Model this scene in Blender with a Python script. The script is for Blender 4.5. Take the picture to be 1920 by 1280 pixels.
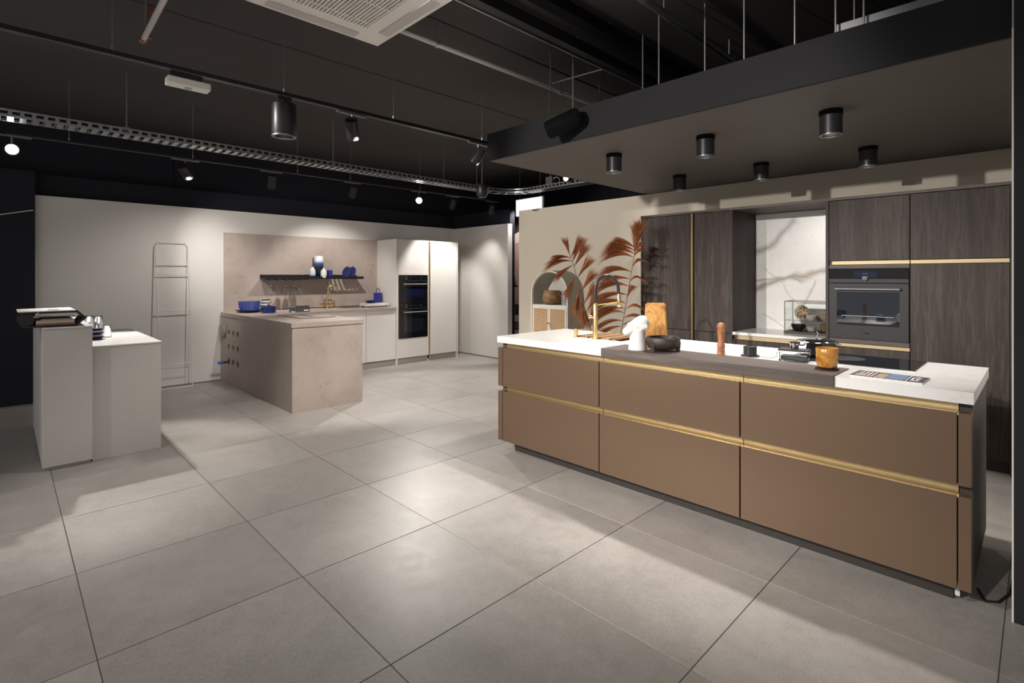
import bpy, bmesh, math, random
from mathutils import Vector, Matrix
random.seed(7)
S = bpy.context.scene
PI = math.pi
for o in list(bpy.data.objects): bpy.data.objects.remove(o)
C = S.collection

# ------------------------------------------------------------------ camera
cd = bpy.data.cameras.new('camera'); cam = bpy.data.objects.new('camera', cd); C.objects.link(cam)
cam.location = (0, 0, 1.4); cam.rotation_euler = (PI/2, 0, 0.79526)
cd.sensor_width = 36; cd.lens = 974.43/1920*36; cd.shift_y = -0.0632; cd.clip_start = .02
S.camera = cam
# ------------------------------------------------------------------ world, exposure
w = bpy.data.worlds.new('world'); S.world = w; w.use_nodes = True
w.node_tree.nodes['Background'].inputs[0].default_value = (1.0, .97, .95, 1)
w.node_tree.nodes['Background'].inputs[1].default_value = 0.25
S.view_settings.view_transform = 'Standard'; S.view_settings.look = 'None'
S.view_settings.exposure = 1.0; S.view_settings.gamma = 1; S.view_settings.use_curve_mapping = False
WARM = (1, .945, .885)

def spot(loc, target, power, deg, blend=.35, rad=.035, col=WARM):
    l = bpy.data.lights.new('spot_lamp', 'SPOT'); l.energy = power; l.spot_size = math.radians(deg)
    l.spot_blend = blend; l.shadow_soft_size = rad; l.color = col
    o = bpy.data.objects.new('spot_lamp', l); C.objects.link(o); o.location = loc
    o.rotation_euler = (Vector(target)-Vector(loc)).to_track_quat('-Z', 'Y').to_euler()
    return o

# spots on the showroom tracks behind the camera (x, y, z) -> aim, watts, cone
for loc, tgt, p, deg, bl in [
    ((-3.3, -1.6, 2.75), (-2.0, 2.9, .62), 560, 42, .8),
    ((-1.0, -1.8, 2.75), (-.9, 2.95, .70), 170, 44, .8),
    ((-2.2, -1.8, 2.72), (-1.7, 5.3, 1.85), 330, 34, .5),
    ((-4.6, -1.2, 2.75), (-4.4, 5.6, 1.5), 430, 36, .7),
    ((-4.4, -1.3, 2.75), (-3.3, 1.2, 0), 66, 80, .8),
    ((-1.5, -1.0, 2.75), (-1.7, 1.4, 0), 13, 85, .8),
]: spot(loc, tgt, p, deg, bl)
# light of the spots that hang on the two visible tracks (their bodies are built further down), plus two added lamps without bodies
for loc, tgt, p, deg, bl in [
    ((-6.42, 1.42, 2.46), (-7.76, 2.95, 1.50), 50, 84, .6),
    ((-6.45, 2.30, 2.44), (-7.76, 1.55, .80), 32, 90, .9),
    ((-6.47, 3.35, 2.44), (-7.70, 3.6, 1.05), 40, 84, .6),
    ((-6.47, 4.38, 2.46), (-4.6, 3.6, 0), 120, 95, .5),
    ((-6.48, 5.03, 2.44), (-7.3, 5.3, 1.0), 45, 80, .5),
    ((-6.49, 5.70, 2.44), (-7.0, 5.6, .4), 22, 85, .6),
    ((-6.1, 6.2, 2.6), (-6.75, 6.6, 1.0), 26, 90, .6),  # added accent lamp without a body, lights the poster behind the side wall
    ((-3.98, 1.50, 2.44), (-3.98, 1.6, 0), 32, 95, .5),
    ((-3.95, 2.10, 2.55), (-5.5, 2.5, .6), 105, 62, .5),
    ((-3.98, 3.43, 2.55), (-5.4, 3.9, .2), 110, 80, .5),
    ((-6.43, .75, 2.50), (-5.5, .66, .87), 105, 50, .6),  # added lamp without a body, brightens the podium tops
    ((-4.51, 5.42, 2.72), (-4.1, 3.2, .2), 120, 80, .5),
]: spot(loc, tgt, p, deg, bl)

# ------------------------------------------------------------------ material helpers
MATS = {}
def mat(name, col=(.5, .5, .5), rough=.5, metal=0., **kw):
    m = bpy.data.materials.new(name); m.use_nodes = True; MATS[name] = m
    b = m.node_tree.nodes['Principled BSDF']
    b.inputs['Base Color'].default_value = (*col, 1); b.inputs['Roughness'].default_value = rough
    b.inputs['Metallic'].default_value = metal
    for k, v in kw.items():
        b.inputs[k.replace('_', ' ')].default_value = v
    m.diffuse_color = (*col, 1)
    return m
def N(m, t, **kw):
    n = m.node_tree.nodes.new(t)
    for k, v in kw.items(): setattr(n, k, v)
    return n
def L(m, a, b): m.node_tree.links.new(a, b)
def BS(m): return m.node_tree.nodes['Principled BSDF']
def coords(m, scale=(1, 1, 1), kind='Object', rot=(0, 0, 0), loc=(0, 0, 0)):
    tc = N(m, 'ShaderNodeTexCoord'); mp = N(m, 'ShaderNodeMapping')
    mp.inputs['Scale'].default_value = scale; mp.inputs['Rotation'].default_value = rot; mp.inputs['Location'].default_value = loc
    L(m, tc.outputs[kind], mp.inputs['Vector']); return mp.outputs[0]
def noise(m, vec, scale, detail=6, rough=.6, dist=0):
    n = N(m, 'ShaderNodeTexNoise'); n.inputs['Scale'].default_value = scale; n.inputs['Detail'].default_value = detail
    n.inputs['Roughness'].default_value = rough; n.inputs['Distortion'].default_value = dist
    L(m, vec, n.inputs['Vector']); return n.outputs['Fac']
def ramp(m, fac, stops, interp='LINEAR'):
    r = N(m, 'ShaderNodeValToRGB'); r.color_ramp.interpolation = interp
    e = r.color_ramp.elements
    while len(e) < len(stops): e.new(.5)
    for k, (p, c) in enumerate(stops):
        e[k].position = p; e[k].color = (*c, 1) if len(c) == 3 else c
    L(m, fac, r.inputs[0]); return r.outputs[0]
def mix(m, fac, a, b, mode='MIX'):
    n = N(m, 'ShaderNodeMix', data_type='RGBA', blend_type=mode)
    for sock, v in ((n.inputs[0], fac), (n.inputs[6], a), (n.inputs[7], b)):
        if hasattr(v, 'node'): L(m, v, sock)
        elif isinstance(v, (int, float)): sock.default_value = v
        else: sock.default_value = (*v, 1)
    return n.outputs[2]
def math_n(m, op, a, b=None, c=None):
    n = N(m, 'ShaderNodeMath', operation=op)
    for i, v in enumerate((a, b, c)):
        if v is None: continue
        if hasattr(v, 'node'): L(m, v, n.inputs[i])
        else: n.inputs[i].default_value = v
    return n.outputs[0]
def bump(m, h, strength=.2, dist=.002):
    n = N(m, 'ShaderNodeBump'); n.inputs['Strength'].default_value = strength; n.inputs['Distance'].default_value = dist
    L(m, h, n.inputs['Height']); L(m, n.outputs[0], BS(m).inputs['Normal'])
def setcol(m, c): L(m, c, BS(m).inputs['Base Color'])

# floor tile: mottled grey porcelain, each tile its own shade
m = mat('tile', rough=.42)
oi = N(m, 'ShaderNodeObjectInfo'); tc = N(m, 'ShaderNodeTexCoord'); va = N(m, 'ShaderNodeVectorMath', operation='MULTIPLY_ADD')
L(m, oi.outputs['Random'], va.inputs[0]); va.inputs[1].default_value = (37, 53, 11); L(m, tc.outputs['Object'], va.inputs[2])
v = va.outputs[0]
n1 = noise(m, v, 2.2, 7, .62, .3); n2 = noise(m, v, 14, 8, .7); n3 = noise(m, v, 90, 3, .6)
base = ramp(m, n1, [(.3, (.27, .247, .228)), (.5, (.345, .32, .297)), (.72, (.42, .395, .37))])
base = mix(m, .35, base, ramp(m, n2, [(.3, (.24, .22, .2)), (.7, (.46, .43, .405))]))
base = mix(m, ramp(m, n2, [(.70, (0, 0, 0)), (.78, (.35, .35, .35))]), base, (.56, .54, .52))
base = mix(m, .22, base, ramp(m, noise(m, v, 120, 4, .8), [(.35, (.14, .13, .12)), (.65, (.56, .53, .50))]))
hv = N(m, 'ShaderNodeHueSaturation'); L(m, base, hv.inputs['Color'])
L(m, math_n(m, 'MULTIPLY_ADD', oi.outputs['Random'], .16, .92), hv.inputs['Value']); setcol(m, hv.outputs[0])
L(m, math_n(m, 'MULTIPLY_ADD', n2, .25, .30), BS(m).inputs['Roughness']); bump(m, n3, .08, .001)
mat('grout', (.11, .10, .095), .9)

def concrete(name, a, b, c, sc=1.0):
    m = mat(name, rough=.55); v = coords(m)
    n1 = noise(m, v, 1.9*sc, 7, .65, .4); n2 = noise(m, v, 7*sc, 9, .75, .3); n3 = noise(m, coords(m, (14, 14, 40)), 2, 4, .7)
    base = ramp(m, n1, [(.3, a), (.7, b)])
    base = mix(m, ramp(m, n2, [(.57, (0, 0, 0)), (.69, (.5, .5, .5))]), base, c)
    base = mix(m, ramp(m, n3, [(.66, (0, 0, 0)), (.74, (.5, .5, .5))]), base, c)
    setcol(m, base); return m
concrete('concrete_laminate', (.40, .325, .285), (.50, .42, .375), (.27, .21, .18))

def wood(name, cols, sc=1, axis='Z', rough=.55):
    m = mat(name, rough=rough)
    s = {'Z': (16, 16, 1.1), 'X': (1.1, 16, 16), 'Y': (16, 1.1, 16)}[axis]
    tc = N(m, 'ShaderNodeTexCoord'); oi = N(m, 'ShaderNodeObjectInfo')
    va = N(m, 'ShaderNodeVectorMath', operation='MULTIPLY_ADD'); L(m, oi.outputs['Random'], va.inputs[0])
    va.inputs[1].default_value = (9, 7, 5); L(m, tc.outputs['Object'], va.inputs[2])
    mp = N(m, 'ShaderNodeMapping'); mp.inputs['Scale'].default_value = tuple(q*sc for q in s); L(m, va.outputs[0], mp.inputs[0]); v = mp.outputs[0]
    n1 = noise(m, v, .45, 5, .55, .6); n2 = noise(m, v, 3.2, 8, .7, .4); n3 = noise(m, v, 14, 3, .6)
    c1 = ramp(m, n1, [(.28, cols[0]), (.5, cols[1]), (.72, cols[2])])
    c2 = mix(m, ramp(m, n2, [(.42, (.75, .75, .75)), (.62, (0, 0, 0))]), c1, cols[0])
    setcol(m, c2); bump(m, n3, .12, .001)
    return m
wood('dark_oak', [(.024, .0165, .014), (.058, .043, .037), (.10, .076, .063)]); BS(MATS['dark_oak']).inputs['Specular IOR Level'].default_value = .3
wood('dark_oak_h', [(.05, .036, .03), (.10, .075, .065), (.15, .115, .098)], axis='X')
m = mat('olive_wood', rough=.4); v = coords(m, (1, 1, .55)); setcol(m, ramp(m, noise(m, v, 14, 6, .6, 2.2), [(.3, (.26, .10, .025)), (.5, (.52, .26, .075)), (.7, (.62, .37, .14))]))
wood('mill_wood', [(.20, .075, .03), (.38, .16, .065), (.5, .25, .11)], 3)
wood('bowl_wood', [(.012, .009, .007), (.035, .024, .018), (.075, .05, .036)], 2, 'X')
wood('pot_wood', [(.16, .08, .03), (.36, .2, .08), (.5, .32, .15)], 1.2, 'X')

def marble(name, veins, plane='XZ'):
    m = mat(name, rough=.24); v = coords(m)
    base = ramp(m, noise(m, v, 1.3, 5, .6, .5), [(.3, (.74, .73, .71)), (.7, (.84, .83, .815))])
    dn = N(m, 'ShaderNodeTexNoise'); dn.inputs['Scale'].default_value = 3.0; dn.inputs['Detail'].default_value = 6; L(m, v, dn.inputs['Vector'])
    sp = N(m, 'ShaderNodeSeparateXYZ'); L(m, v, sp.inputs[0]); dc = N(m, 'ShaderNodeSeparateColor'); L(m, dn.outputs['Color'], dc.inputs[0])
    ax = {'X': 0, 'Y': 1, 'Z': 2}
    u = math_n(m, 'MULTIPLY_ADD', dc.outputs[0], .16, sp.outputs[ax[plane[0]]])
    t = math_n(m, 'MULTIPLY_ADD', dc.outputs[1], .22, sp.outputs[ax[plane[1]]])
    for (x0, z0, x1, z1, wd, col, st) in veins:
        dx, dz = x1-x0, z1-z0; ln = math.hypot(dx, dz); nx, nz = -dz/ln, dx/ln
        # distance to the vein line, and how far along it we are
        d = math_n(m, 'ABSOLUTE', math_n(m, 'ADD', math_n(m, 'MULTIPLY', u, nx), math_n(m, 'MULTIPLY_ADD', t, nz, -(x0*nx+z0*nz)-.08*nx-.11*nz)))
        al = math_n(m, 'ADD', math_n(m, 'MULTIPLY', u, dx/ln/ln), math_n(m, 'MULTIPLY_ADD', t, dz/ln/ln, -(x0*dx+z0*dz)/ln/ln))
        end = math_n(m, 'SUBTRACT', 1, math_n(m, 'SMOOTH_MAX', math_n(m, 'MULTIPLY', math_n(m, 'SUBTRACT', math_n(m, 'ABSOLUTE', math_n(m, 'SUBTRACT', al, .5)), .5), 12), 0, .1))
        k = math_n(m, 'SUBTRACT', 1, math_n(m, 'DIVIDE', d, wd)); k = math_n(m, 'MAXIMUM', k, 0); k = math_n(m, 'POWER', k, 1.2)
        k = math_n(m, 'MULTIPLY', k, math_n(m, 'MAXIMUM', math_n(m, 'MINIMUM', end, 1), 0))
        k = math_n(m, 'MULTIPLY', k, st)
        base = mix(m, k, base, col)
    fn = noise(m, v, 2.4, 10, .65, 1.2)
    base = mix(m, ramp(m, fn, [(.485, (0, 0, 0)), (.5, (.22, .22, .22)), (.515, (0, 0, 0))]), base, (.50, .47, .43))
    setcol(m, base); return m
GV = (.30, .235, .155); GY = (.33, .31, .28)
marble('marble_wall', [(-2.2, 1.55, -1.62, 2.02, .05, GY, .9), (-2.2, 1.27, -1.15, 1.52, .055, GV, .9), (-2.2, 1.38, -1.6, 1.36, .02, GY, .8),
                       (-1.5, 1.45, -1.72, .95, .02, GV, .6), (-2.0, 1.0, -1.6, .8, .016, GY, .5), (-2.0, 1.5, -1.7, 1.15, .012, GV, .4)])
marble('marble_top', [(-.75, 2.95, -.1, 2.84, .025, GV, .6), (-3.1, 3.5, -2.1, 3.2, .02, GY, .35), (-1.3, 3.3, -.3, 3.62, .02, GY, .35), (-2.0, 3.55, -1.2, 3.3, .015, GY, .3)], 'XY')

def wallpaint(name, c, r=.75):
    m = mat(name, rough=r); v = coords(m); n = noise(m, v, 3, 4)
    setcol(m, ramp(m, n, [(.3, tuple(q*.97 for q in c)), (.7, c)])); bump(m, noise(m, v, 160, 2), .05, .001); return m
wallpaint('wall_white', (.70, .672, .635)); wallpaint('wall_cream', (.64, .575, .475)); wallpaint('wall_black', (.022, .022, .029), .6)
wallpaint('ceiling_black', (.072, .066, .063), .7); wallpaint('canopy_soffit', (.10, .088, .077), .6); wallpaint('canopy_fascia', (.024, .0235, .0255), .65)
for q in ('canopy_fascia', 'ceiling_black', 'wall_black'): BS(MATS[q]).inputs['Specular IOR Level'].default_value = .12
wallpaint('white_lacquer', (.72, .69, .655), .42); wallpaint('podium', (.60, .575, .54), .45)
mat('podium_glass_top', (.78, .77, .75), .35, Specular_IOR_Level=.2)
m = mat('brown_lacquer', (.165, .108, .069), .34, .4); v = coords(m); bump(m, noise(m, v, 420, 2), .04, .0006)
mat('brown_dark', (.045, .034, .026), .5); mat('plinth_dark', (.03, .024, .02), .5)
mat('brass', (.80, .57, .25), .26, 1.); mat('brass_satin', (.74, .57, .30), .38, 1.); mat('gold_pale', (.40, .32, .19), .5, .6); mat('grey_dark', (.09, .09, .095), .35, .8); mat('oven_grey', (.030, .030, .032), .5, Specular_IOR_Level=.25); mat('filter_dark', (.05, .042, .036), .8)
mat('black_metal', (.012, .012, .013), .38); mat('black_matt', (.004, .004, .005), .8, Specular_IOR_Level=.1); mat('black_gloss', (.006, .006, .008), .05)
mat('charcoal', (.021, .021, .023), .38, .3); mat('grey_metal', (.30, .30, .30), .38, .9); mat('galvanised', (.50, .51, .52), .34, .9)
mat('chrome', (.80, .80, .81), .07, 1.); mat('steel_white', (.72, .70, .67), .4); mat('plastic_white', (.90, .865, .80), .45); mat('bronze', (.20, .14, .07), .4, .8)
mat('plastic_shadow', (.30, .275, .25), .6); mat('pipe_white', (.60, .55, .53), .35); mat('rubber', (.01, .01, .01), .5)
mat('porcelain', (.64, .62, .59), .3); mat('blue', (.012, .02, .14), .3); mat('cobalt', (.02, .03, .27), .35); mat('bright_blue', (.04, .12, .50), .25)
mat('white_glaze', (.72, .75, .76), .2); mat('paper', (.80, .79, .77), .6); mat('book_pages', (.62, .52, .40), .7); mat('leather_black', (.014, .011, .010), .45)
mat('grey_disc', (.30, .27, .24), .5); mat('pink', (.62, .36, .32), .6); mat('dusk', (.30, .13, .12), .6); mat('rose_white', (.72, .60, .56), .6); mat('poster_dark', (.045, .04, .038), .6)
mat('plate_black', (.012, .011, .011), .35); mat('screen_blue', (.006, .009, .032), .1); mat('oven_glass', (.010, .013, .02), .04, Coat_Weight=.5)
mat('copper_cap', (.42, .18, .09), .4, .7); mat('stem', (.16, .085, .035), .6); mat('cable_dark', (.01, .01, .01), .5); mat('cable_grey', (.3, .3, .3), .5)
mat('brochure_dark', (.10, .095, .11), .3); mat('brochure_blue', (.22, .30, .50), .3); mat('brochure_tan', (.5, .36, .25), .35)
mat('arch_grey', (.42, .395, .34), .6); mat('arch_white', (.66, .64, .58), .55); mat('marble_tray', (.72, .69, .65), .3)
m = mat('rattan', (.60, .40, .23), .7)
m = mat('plume', rough=.7); oi = N(m, 'ShaderNodeObjectInfo')
pv = noise(m, coords(m), 60, 2)
setcol(m, mix(m, oi.outputs['Random'], ramp(m, pv, [(.3, (.20, .055, .016)), (.7, (.42, .14, .045))]), ramp(m, pv, [(.3, (.27, .08, .022)), (.7, (.50, .19, .07))])))
m = mat('amber_glass', (.75, .36, .07), .12); v = coords(m, (8, 8, 14)); 
setcol(m, ramp(m, noise(m, v, 1.6, 6, .6, 1.0), [(.34, (.36, .125, .015)), (.5, (.60, .28, .05)), (.64, (.74, .45, .15))])); BS(m).inputs['Transmission Weight'].default_value = .25
m = mat('ombre', rough=.25); tc = N(m, 'ShaderNodeTexCoord'); sp = N(m, 'ShaderNodeSeparateXYZ'); L(m, tc.outputs['Generated'], sp.inputs[0])
setcol(m, ramp(m, sp.outputs[2], [(.5, (.012, .014, .018)), (.66, (.03, .09, .28)), (.80, (.72, .76, .80))]))
m = mat('ombre_small', rough=.25); tc = N(m, 'ShaderNodeTexCoord'); sp = N(m, 'ShaderNodeSeparateXYZ'); L(m, tc.outputs['Generated'], sp.inputs[0])
setcol(m, ramp(m, sp.outputs[2], [(.16, (.02, .08, .32)), (.34, (.60, .66, .72)), (1, (.70, .73, .75))]))
m = mat('patina_gold', rough=.4); n = noise(m, coords(m), 40, 4); setcol(m, ramp(m, n, [(.45, (.20, .05, .015)), (.52, (.62, .42, .22)), (.6, (.70, .58, .42))]))
m = mat('jar_pattern', rough=.4); n = noise(m, coords(m, (1, 1, 2)), 45, 3); setcol(m, ramp(m, n, [(.46, (.03, .03, .03)), (.52, (.52, .52, .50))]))
def glass(name, col, rough=.0, ior=1.45, alpha=None):
    m = mat(name, col, rough); BS(m).inputs['Transmission Weight'].default_value = 1.; BS(m).inputs['IOR'].default_value = ior; return m
glass('glass', (.97, .98, .98)); glass('pane', (.93, .97, .96), ior=1.18); glass('blue_glass', (.45, .55, .97), .03, 1.2)
def emit(name, col, st):
    m = mat(name, col); BS(m).inputs['Emission Color'].default_value = (*col, 1); BS(m).inputs['Emission Strength'].default_value = st; return m
emit('lamp_on', (1, .95, .88), 6); emit('lamp_bright', (1, .95, .88), 14); emit('sign_light', (1, .98, .96), .42); emit('lamp_dim', (.75, .8, 1), 1.0)
emit('led_strip', (1, .96, .88), 1.2)

# ------------------------------------------------------------------ mesh helpers
class MB:
    def __init__(s): s.bm = bmesh.new()
    def box(s, x0, x1, y0, y1, z0, z1, bev=0):
        b = bmesh.new(); bmesh.ops.create_cube(b, size=1)
        for q in b.verts: q.co = Vector(((x0+x1)/2+q.co.x*(x1-x0), (y0+y1)/2+q.co.y*(y1-y0), (z0+z1)/2+q.co.z*(z1-z0)))
        if bev: bmesh.ops.bevel(b, geom=list(b.edges), offset=bev, segments=1, affect='EDGES')
        s.add(b); return s
    def add(s, b, mx=None):
        if mx is not None: b.transform(mx)
        me = bpy.data.meshes.new('t'); b.to_mesh(me); s.bm.from_mesh(me); bpy.data.meshes.remove(me); b.free(); return s
    def lathe(s, prof, c=(0, 0, 0), n=24, mx=None, close=True):
        b = bmesh.new(); rings = []
        for r, z in prof:
            if r < 1e-5: rings.append([b.verts.new((0, 0, z))])
            else: rings.append([b.verts.new((r*math.cos(2*PI*k/n), r*math.sin(2*PI*k/n), z)) for k in range(n)])
        for A, B in zip(rings, rings[1:]):
            for k in range(n):
                a0, a1 = A[k % len(A)], A[(k+1) % len(A)]; b0, b1 = B[k % len(B)], B[(k+1) % len(B)]
                f = []
                for q in (a0, a1, b1, b0):
                    if q not in f: f.append(q)
                if len(f) > 2: b.faces.new(f)
        if close:
            if len(rings[0]) > 2: b.faces.new(rings[0][::-1])
            if len(rings[-1]) > 2: b.faces.new(rings[-1])
        bmesh.ops.recalc_face_normals(b, faces=list(b.faces))
        s.add(b, (Matrix.Translation(Vector(c)) @ (mx if mx is not None else Matrix()))); return s
    def cyl(s, p0, p1, r, n=12, r1=None):
        p0, p1 = Vector(p0), Vector(p1); d = p1-p0
        mx = Matrix.Translation(p0) @ d.to_track_quat('Z', 'Y').to_matrix().to_4x4()
        return s.lathe([(r, 0), (r if r1 is None else r1, d.length)], n=n, mx=mx)
    def tube(s, pts, r, n=8, radii=None):
        pts = [Vector(p) for p in pts]; b = bmesh.new(); rings = []; ref = None
        for i, p in enumerate(pts):
            t = (pts[min(i+1, len(pts)-1)]-pts[max(i-1, 0)]).normalized()
            if ref is None: ref = t.orthogonal().normalized()
            ref = (ref-t*ref.dot(t)).normalized(); bi = t.cross(ref); rr = radii[i] if radii else r
            rings.append([b.verts.new(p+ref*rr*math.cos(2*PI*k/n)+bi*rr*math.sin(2*PI*k/n)) for k in range(n)])
        for A, B in zip(rings, rings[1:]):
            for k in range(n): b.faces.new((A[k], A[(k+1) % n], B[(k+1) % n], B[k]))
        b.faces.new(rings[0][::-1]); b.faces.new(rings[-1]); s.add(b); return s
    def prism(s, poly, axis, a0, a1):
        b = bmesh.new()
        def P(u, v, a): return {'x': (a, u, v), 'y': (u, a, v), 'z': (u, v, a)}[axis]
        A = [b.verts.new(P(u, v, a0)) for u, v in poly]; B = [b.verts.new(P(u, v, a1)) for u, v in poly]; n = len(poly)
        b.faces.new(A[::-1]); b.faces.new(B)
        for k in range(n): b.faces.new((A[k], A[(k+1) % n], B[(k+1) % n], B[k]))
        bmesh.ops.recalc_face_normals(b, faces=list(b.faces)); s.add(b); return s
    def ell(s, c, r, mx=None, u=20, v=14):
        b = bmesh.new(); bmesh.ops.create_uvsphere(b, u_segments=u, v_segments=v, radius=1)
        b.transform(Matrix.Diagonal((*r, 1)))
        s.add(b, Matrix.Translation(Vector(c)) @ (mx if mx is not None else Matrix())); return s
    def build(s, name, mt, parent=None, smooth=False, world=True):
        if parent is not None and world:
            off = Vector(parent.location)
            if parent.parent: off = off+Vector(parent.parent.location)
            bmesh.ops.translate(s.bm, verts=list(s.bm.verts), vec=-off)
        me = bpy.data.meshes.new(name); s.bm.to_mesh(me); s.bm.free()
        me.materials.append(MATS[mt])
        if smooth:
            for p in me.polygons: p.use_smooth = True
            me.set_sharp_from_angle(angle=math.radians(40))
        o = bpy.data.objects.new(name, me); C.objects.link(o); o.parent = parent
        return o
def box(name, mt, d, parent=None, bev=0): return MB().box(*d, bev=bev).build(name, mt, parent)
def tag(o, label, cat, group=None):
    o['label'] = label; o['category'] = cat
    if group: o['group'] = group
    return o
def thing(name, label, cat, loc=(0, 0, 0), group=None, rz=0):
    o = bpy.data.objects.new(name, None); C.objects.link(o); o.location = loc; o.rotation_euler = (0, 0, rz); o.empty_display_size = .1
    return tag(o, label, cat, group)
def struct(o): o['kind'] = 'structure'; return o

# ================================================================== SETTING
CEIL = 3.25
floor = struct(box('floor', 'grout', (-8.2, 1.6, -2.1, 8.4, -.12, -.003)))
tm = None; TX, TY = .77, .753
for i in range(-6, 8):
    for j in range(-5, 9):
        x, y = -3.957+TX*i, 1.754+TY*j
        if x < -8.2 or x+TX > 1.6: continue
        if tm is None:
            t = MB().box(.0018, TX-.0018, .0018, TY-.0018, -.010, 0, bev=.0012).build('floor_tile', 'tile', floor, world=False); tm = t.data
        else:
            t = bpy.data.objects.new('floor_tile', tm); C.objects.link(t); t.parent = floor
        t.location = (x, y, 0)
ceil = struct(box('ceiling', 'ceiling_black', (-8.2, 1.6, -2.1, 8.4, CEIL+.02, CEIL+.12)))
sm = None
for i in range(-4, 5):
    x = -4.264+1.21*i
    if x < -8.3 or x+1.2 > 1.9: continue
    if sm is None:
        t = MB().box(.008, 1.202, -2.1, 8.4, 0, .022, bev=.006).build('ceiling_slab', 'ceiling_black', ceil, world=False); sm = t.data
    else:
        t = bpy.data.objects.new('ceiling_slab', sm); C.objects.link(t); t.parent = ceil
    t.location = (x, 0, CEIL)
struct(box('wall_back', 'wall_white', (-7.86, -7.76, .257, 6.13, 0, 2.30)))
struct(box('baseboard_back', 'grey_metal', (-7.76, -7.752, .257, 2.10, 0, .018)))
struct(box('wall_side', 'wall_white', (-7.76, -6.25, 6.03, 6.13, 0, 2.29)))
struct(box('baseboard_side', 'grey_metal', (-7.759, -6.25, 6.022, 6.03, 0, .018)))
struct(box('wall_upper', 'wall_black', (-7.99, -7.862, .257, 6.13, 0, 2.55)))
struct(box('wall_upper_side', 'wall_black', (-7.99, -6.3, 6.132, 6.24, 0, 2.55)))
wl = struct(box('wall_left', 'wall_black', (-8.2, -8.02, -2.1, 8.4, 0, CEIL)))
box('pilaster', 'wall_black', (-8.02, -7.992, 1.62, 1.86, 0, CEIL), wl)
struct(box('wall_left_front', 'wall_black', (-7.99, -7.70, -2.1, .255, 0, 2.55)))
struct(box('baseboard_left', 'grey_metal', (-7.70, -7.692, -2.1, .25, 0, .02)))
struct(box('wall_far', 'wall_black', (-8.2, 1.6, 8.2, 8.4, 0, CEIL)))
struct(box('wall_right', 'wall_cream', (-5.61, -.0865, 5.65, 5.75, 0, 2.408)))
struct(box('baseboard_right', 'grey_metal', (-5.61, -3.13, 5.642, 5.65, 0, .018)))
we = struct(box('wall_end', 'wall_white', (-.086, .30, 2.94, 5.75, 0, CEIL)))
struct(box('trim_1', 'canopy_fascia', (-.080, .30, 2.925, 2.939, 0, CEIL)))
struct(box('trim_2', 'steel_white', (-.086, -.0805, 2.925, 2.939, 0, 2.41)))

# ---------------------------------------------------------------- canopy with its hangers
cn = thing('suspended_canopy', 'large dark suspended canopy over the marble island', 'canopy', (-1.75, 4.3, 2.41))
box('soffit', 'canopy_soffit', (-3.38, -.0875, 3.05, 5.75, 2.41, 2.43), cn)
box('fascia', 'canopy_fascia', (-3.40, -.0875, 3.03, 3.0495, 2.41, 2.645), cn)
box('fascia', 'canopy_fascia', (-3.40, -3.3805, 3.0505, 5.75, 2.41, 2.645), cn)
box('top_board', 'canopy_fascia', (-3.38, -.0875, 3.0505, 5.75, 2.62, 2.64), cn)
for x, yy in ((-2.62, 3.25), (-2.14, 3.5), (-1.86, 3.25), (-1.60, 3.4), (-1.28, 3.25), (-1.01, 3.3), (-.79, 3.25), (-.66, 3.25)):
    MB().cyl((x, yy, 2.64), (x, yy, CEIL), .0055, 6).build('hanging_rod', 'galvanised', cn)

# downlights under the canopy
dl_lab = ['front row, nearest the open left end', 'front row, middle of three', 'front row, largest in view near the dark end wall',
          'back row, nearest the open left end', 'back row, middle of three', 'back row, nearest the dark end wall']
k = 0
for y in (3.60, 4.82):
    for x in ((-2.47, -1.69, -.90) if y < 4 else (-2.53, -1.75, -.95)):
        t = thing('canopy_downlight', 'black cylinder downlight under the canopy, '+dl_lab[k], 'downlight', (x, y, 2.26), 'canopy downlights'); k += 1
        MB().lathe([(.064, .118), (.064, .15)], (x, y, 2.26)).build('mounting_collar', 'black_matt', t, True)
        MB().lathe([(.062, .118), (.062, .002), (.060, 0), (.052, 0), (.048, .03), (0, .035)], (x, y, 2.26), close=False).build('housing', 'charcoal', t, True)
        MB().lathe([(.0625, .004), (.0625, -.001), (.052, -.001), (.052, .004)], (x, y, 2.26), close=False).build('rim', 'grey_metal', t, True)
        MB().lathe([(.030, .028), (.022, .020), (0, .018)], (x, y, 2.26)).build('lens', 'lamp_on', t, True)
        back = y > 4
        spot((x, y, 2.255), (x, y-.05 if not back else y-.9, 0), 45 if not back else 9, 80 if not back else 70, .35, .03)

# ---------------------------------------------------------------- ceiling cassette
ac = thing('ceiling_cassette', 'white square air conditioning cassette hung below the black ceiling', 'air conditioner', (-2.755, 1.385, 3.0))
X0, X1, Y0, Y1 = -3.23, -2.28, .91, 1.86
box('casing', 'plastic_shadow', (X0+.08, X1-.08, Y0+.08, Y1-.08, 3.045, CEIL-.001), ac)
p = MB(); e = .185
for d in ((X0, X1, Y0, Y0+e), (X0, X1, Y1-e, Y1), (X0, X0+e, Y0+e, Y1-e), (X1-e, X1, Y0+e, Y1-e)): p.box(*d, 3.0, 3.04)
p.build('panel', 'plastic_white', ac)
for d in ((X0+.19, X1-.19, Y1-.10, Y1-.03), (X0+.19, X1-.19, Y0+.03, Y0+.10), (X0+.03, X0+.10, Y0+.19, Y1-.19), (X1-.10, X1-.03, Y0+.19, Y1-.19)):
    box('vent_flap', 'pipe_white', (*d, 2.992, 2.9995), ac, .003)
box('filter', 'filter_dark', (X0+e, X1-e, Y0+e, Y1-e, 3.034, 3.04), ac)
n = 26
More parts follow.
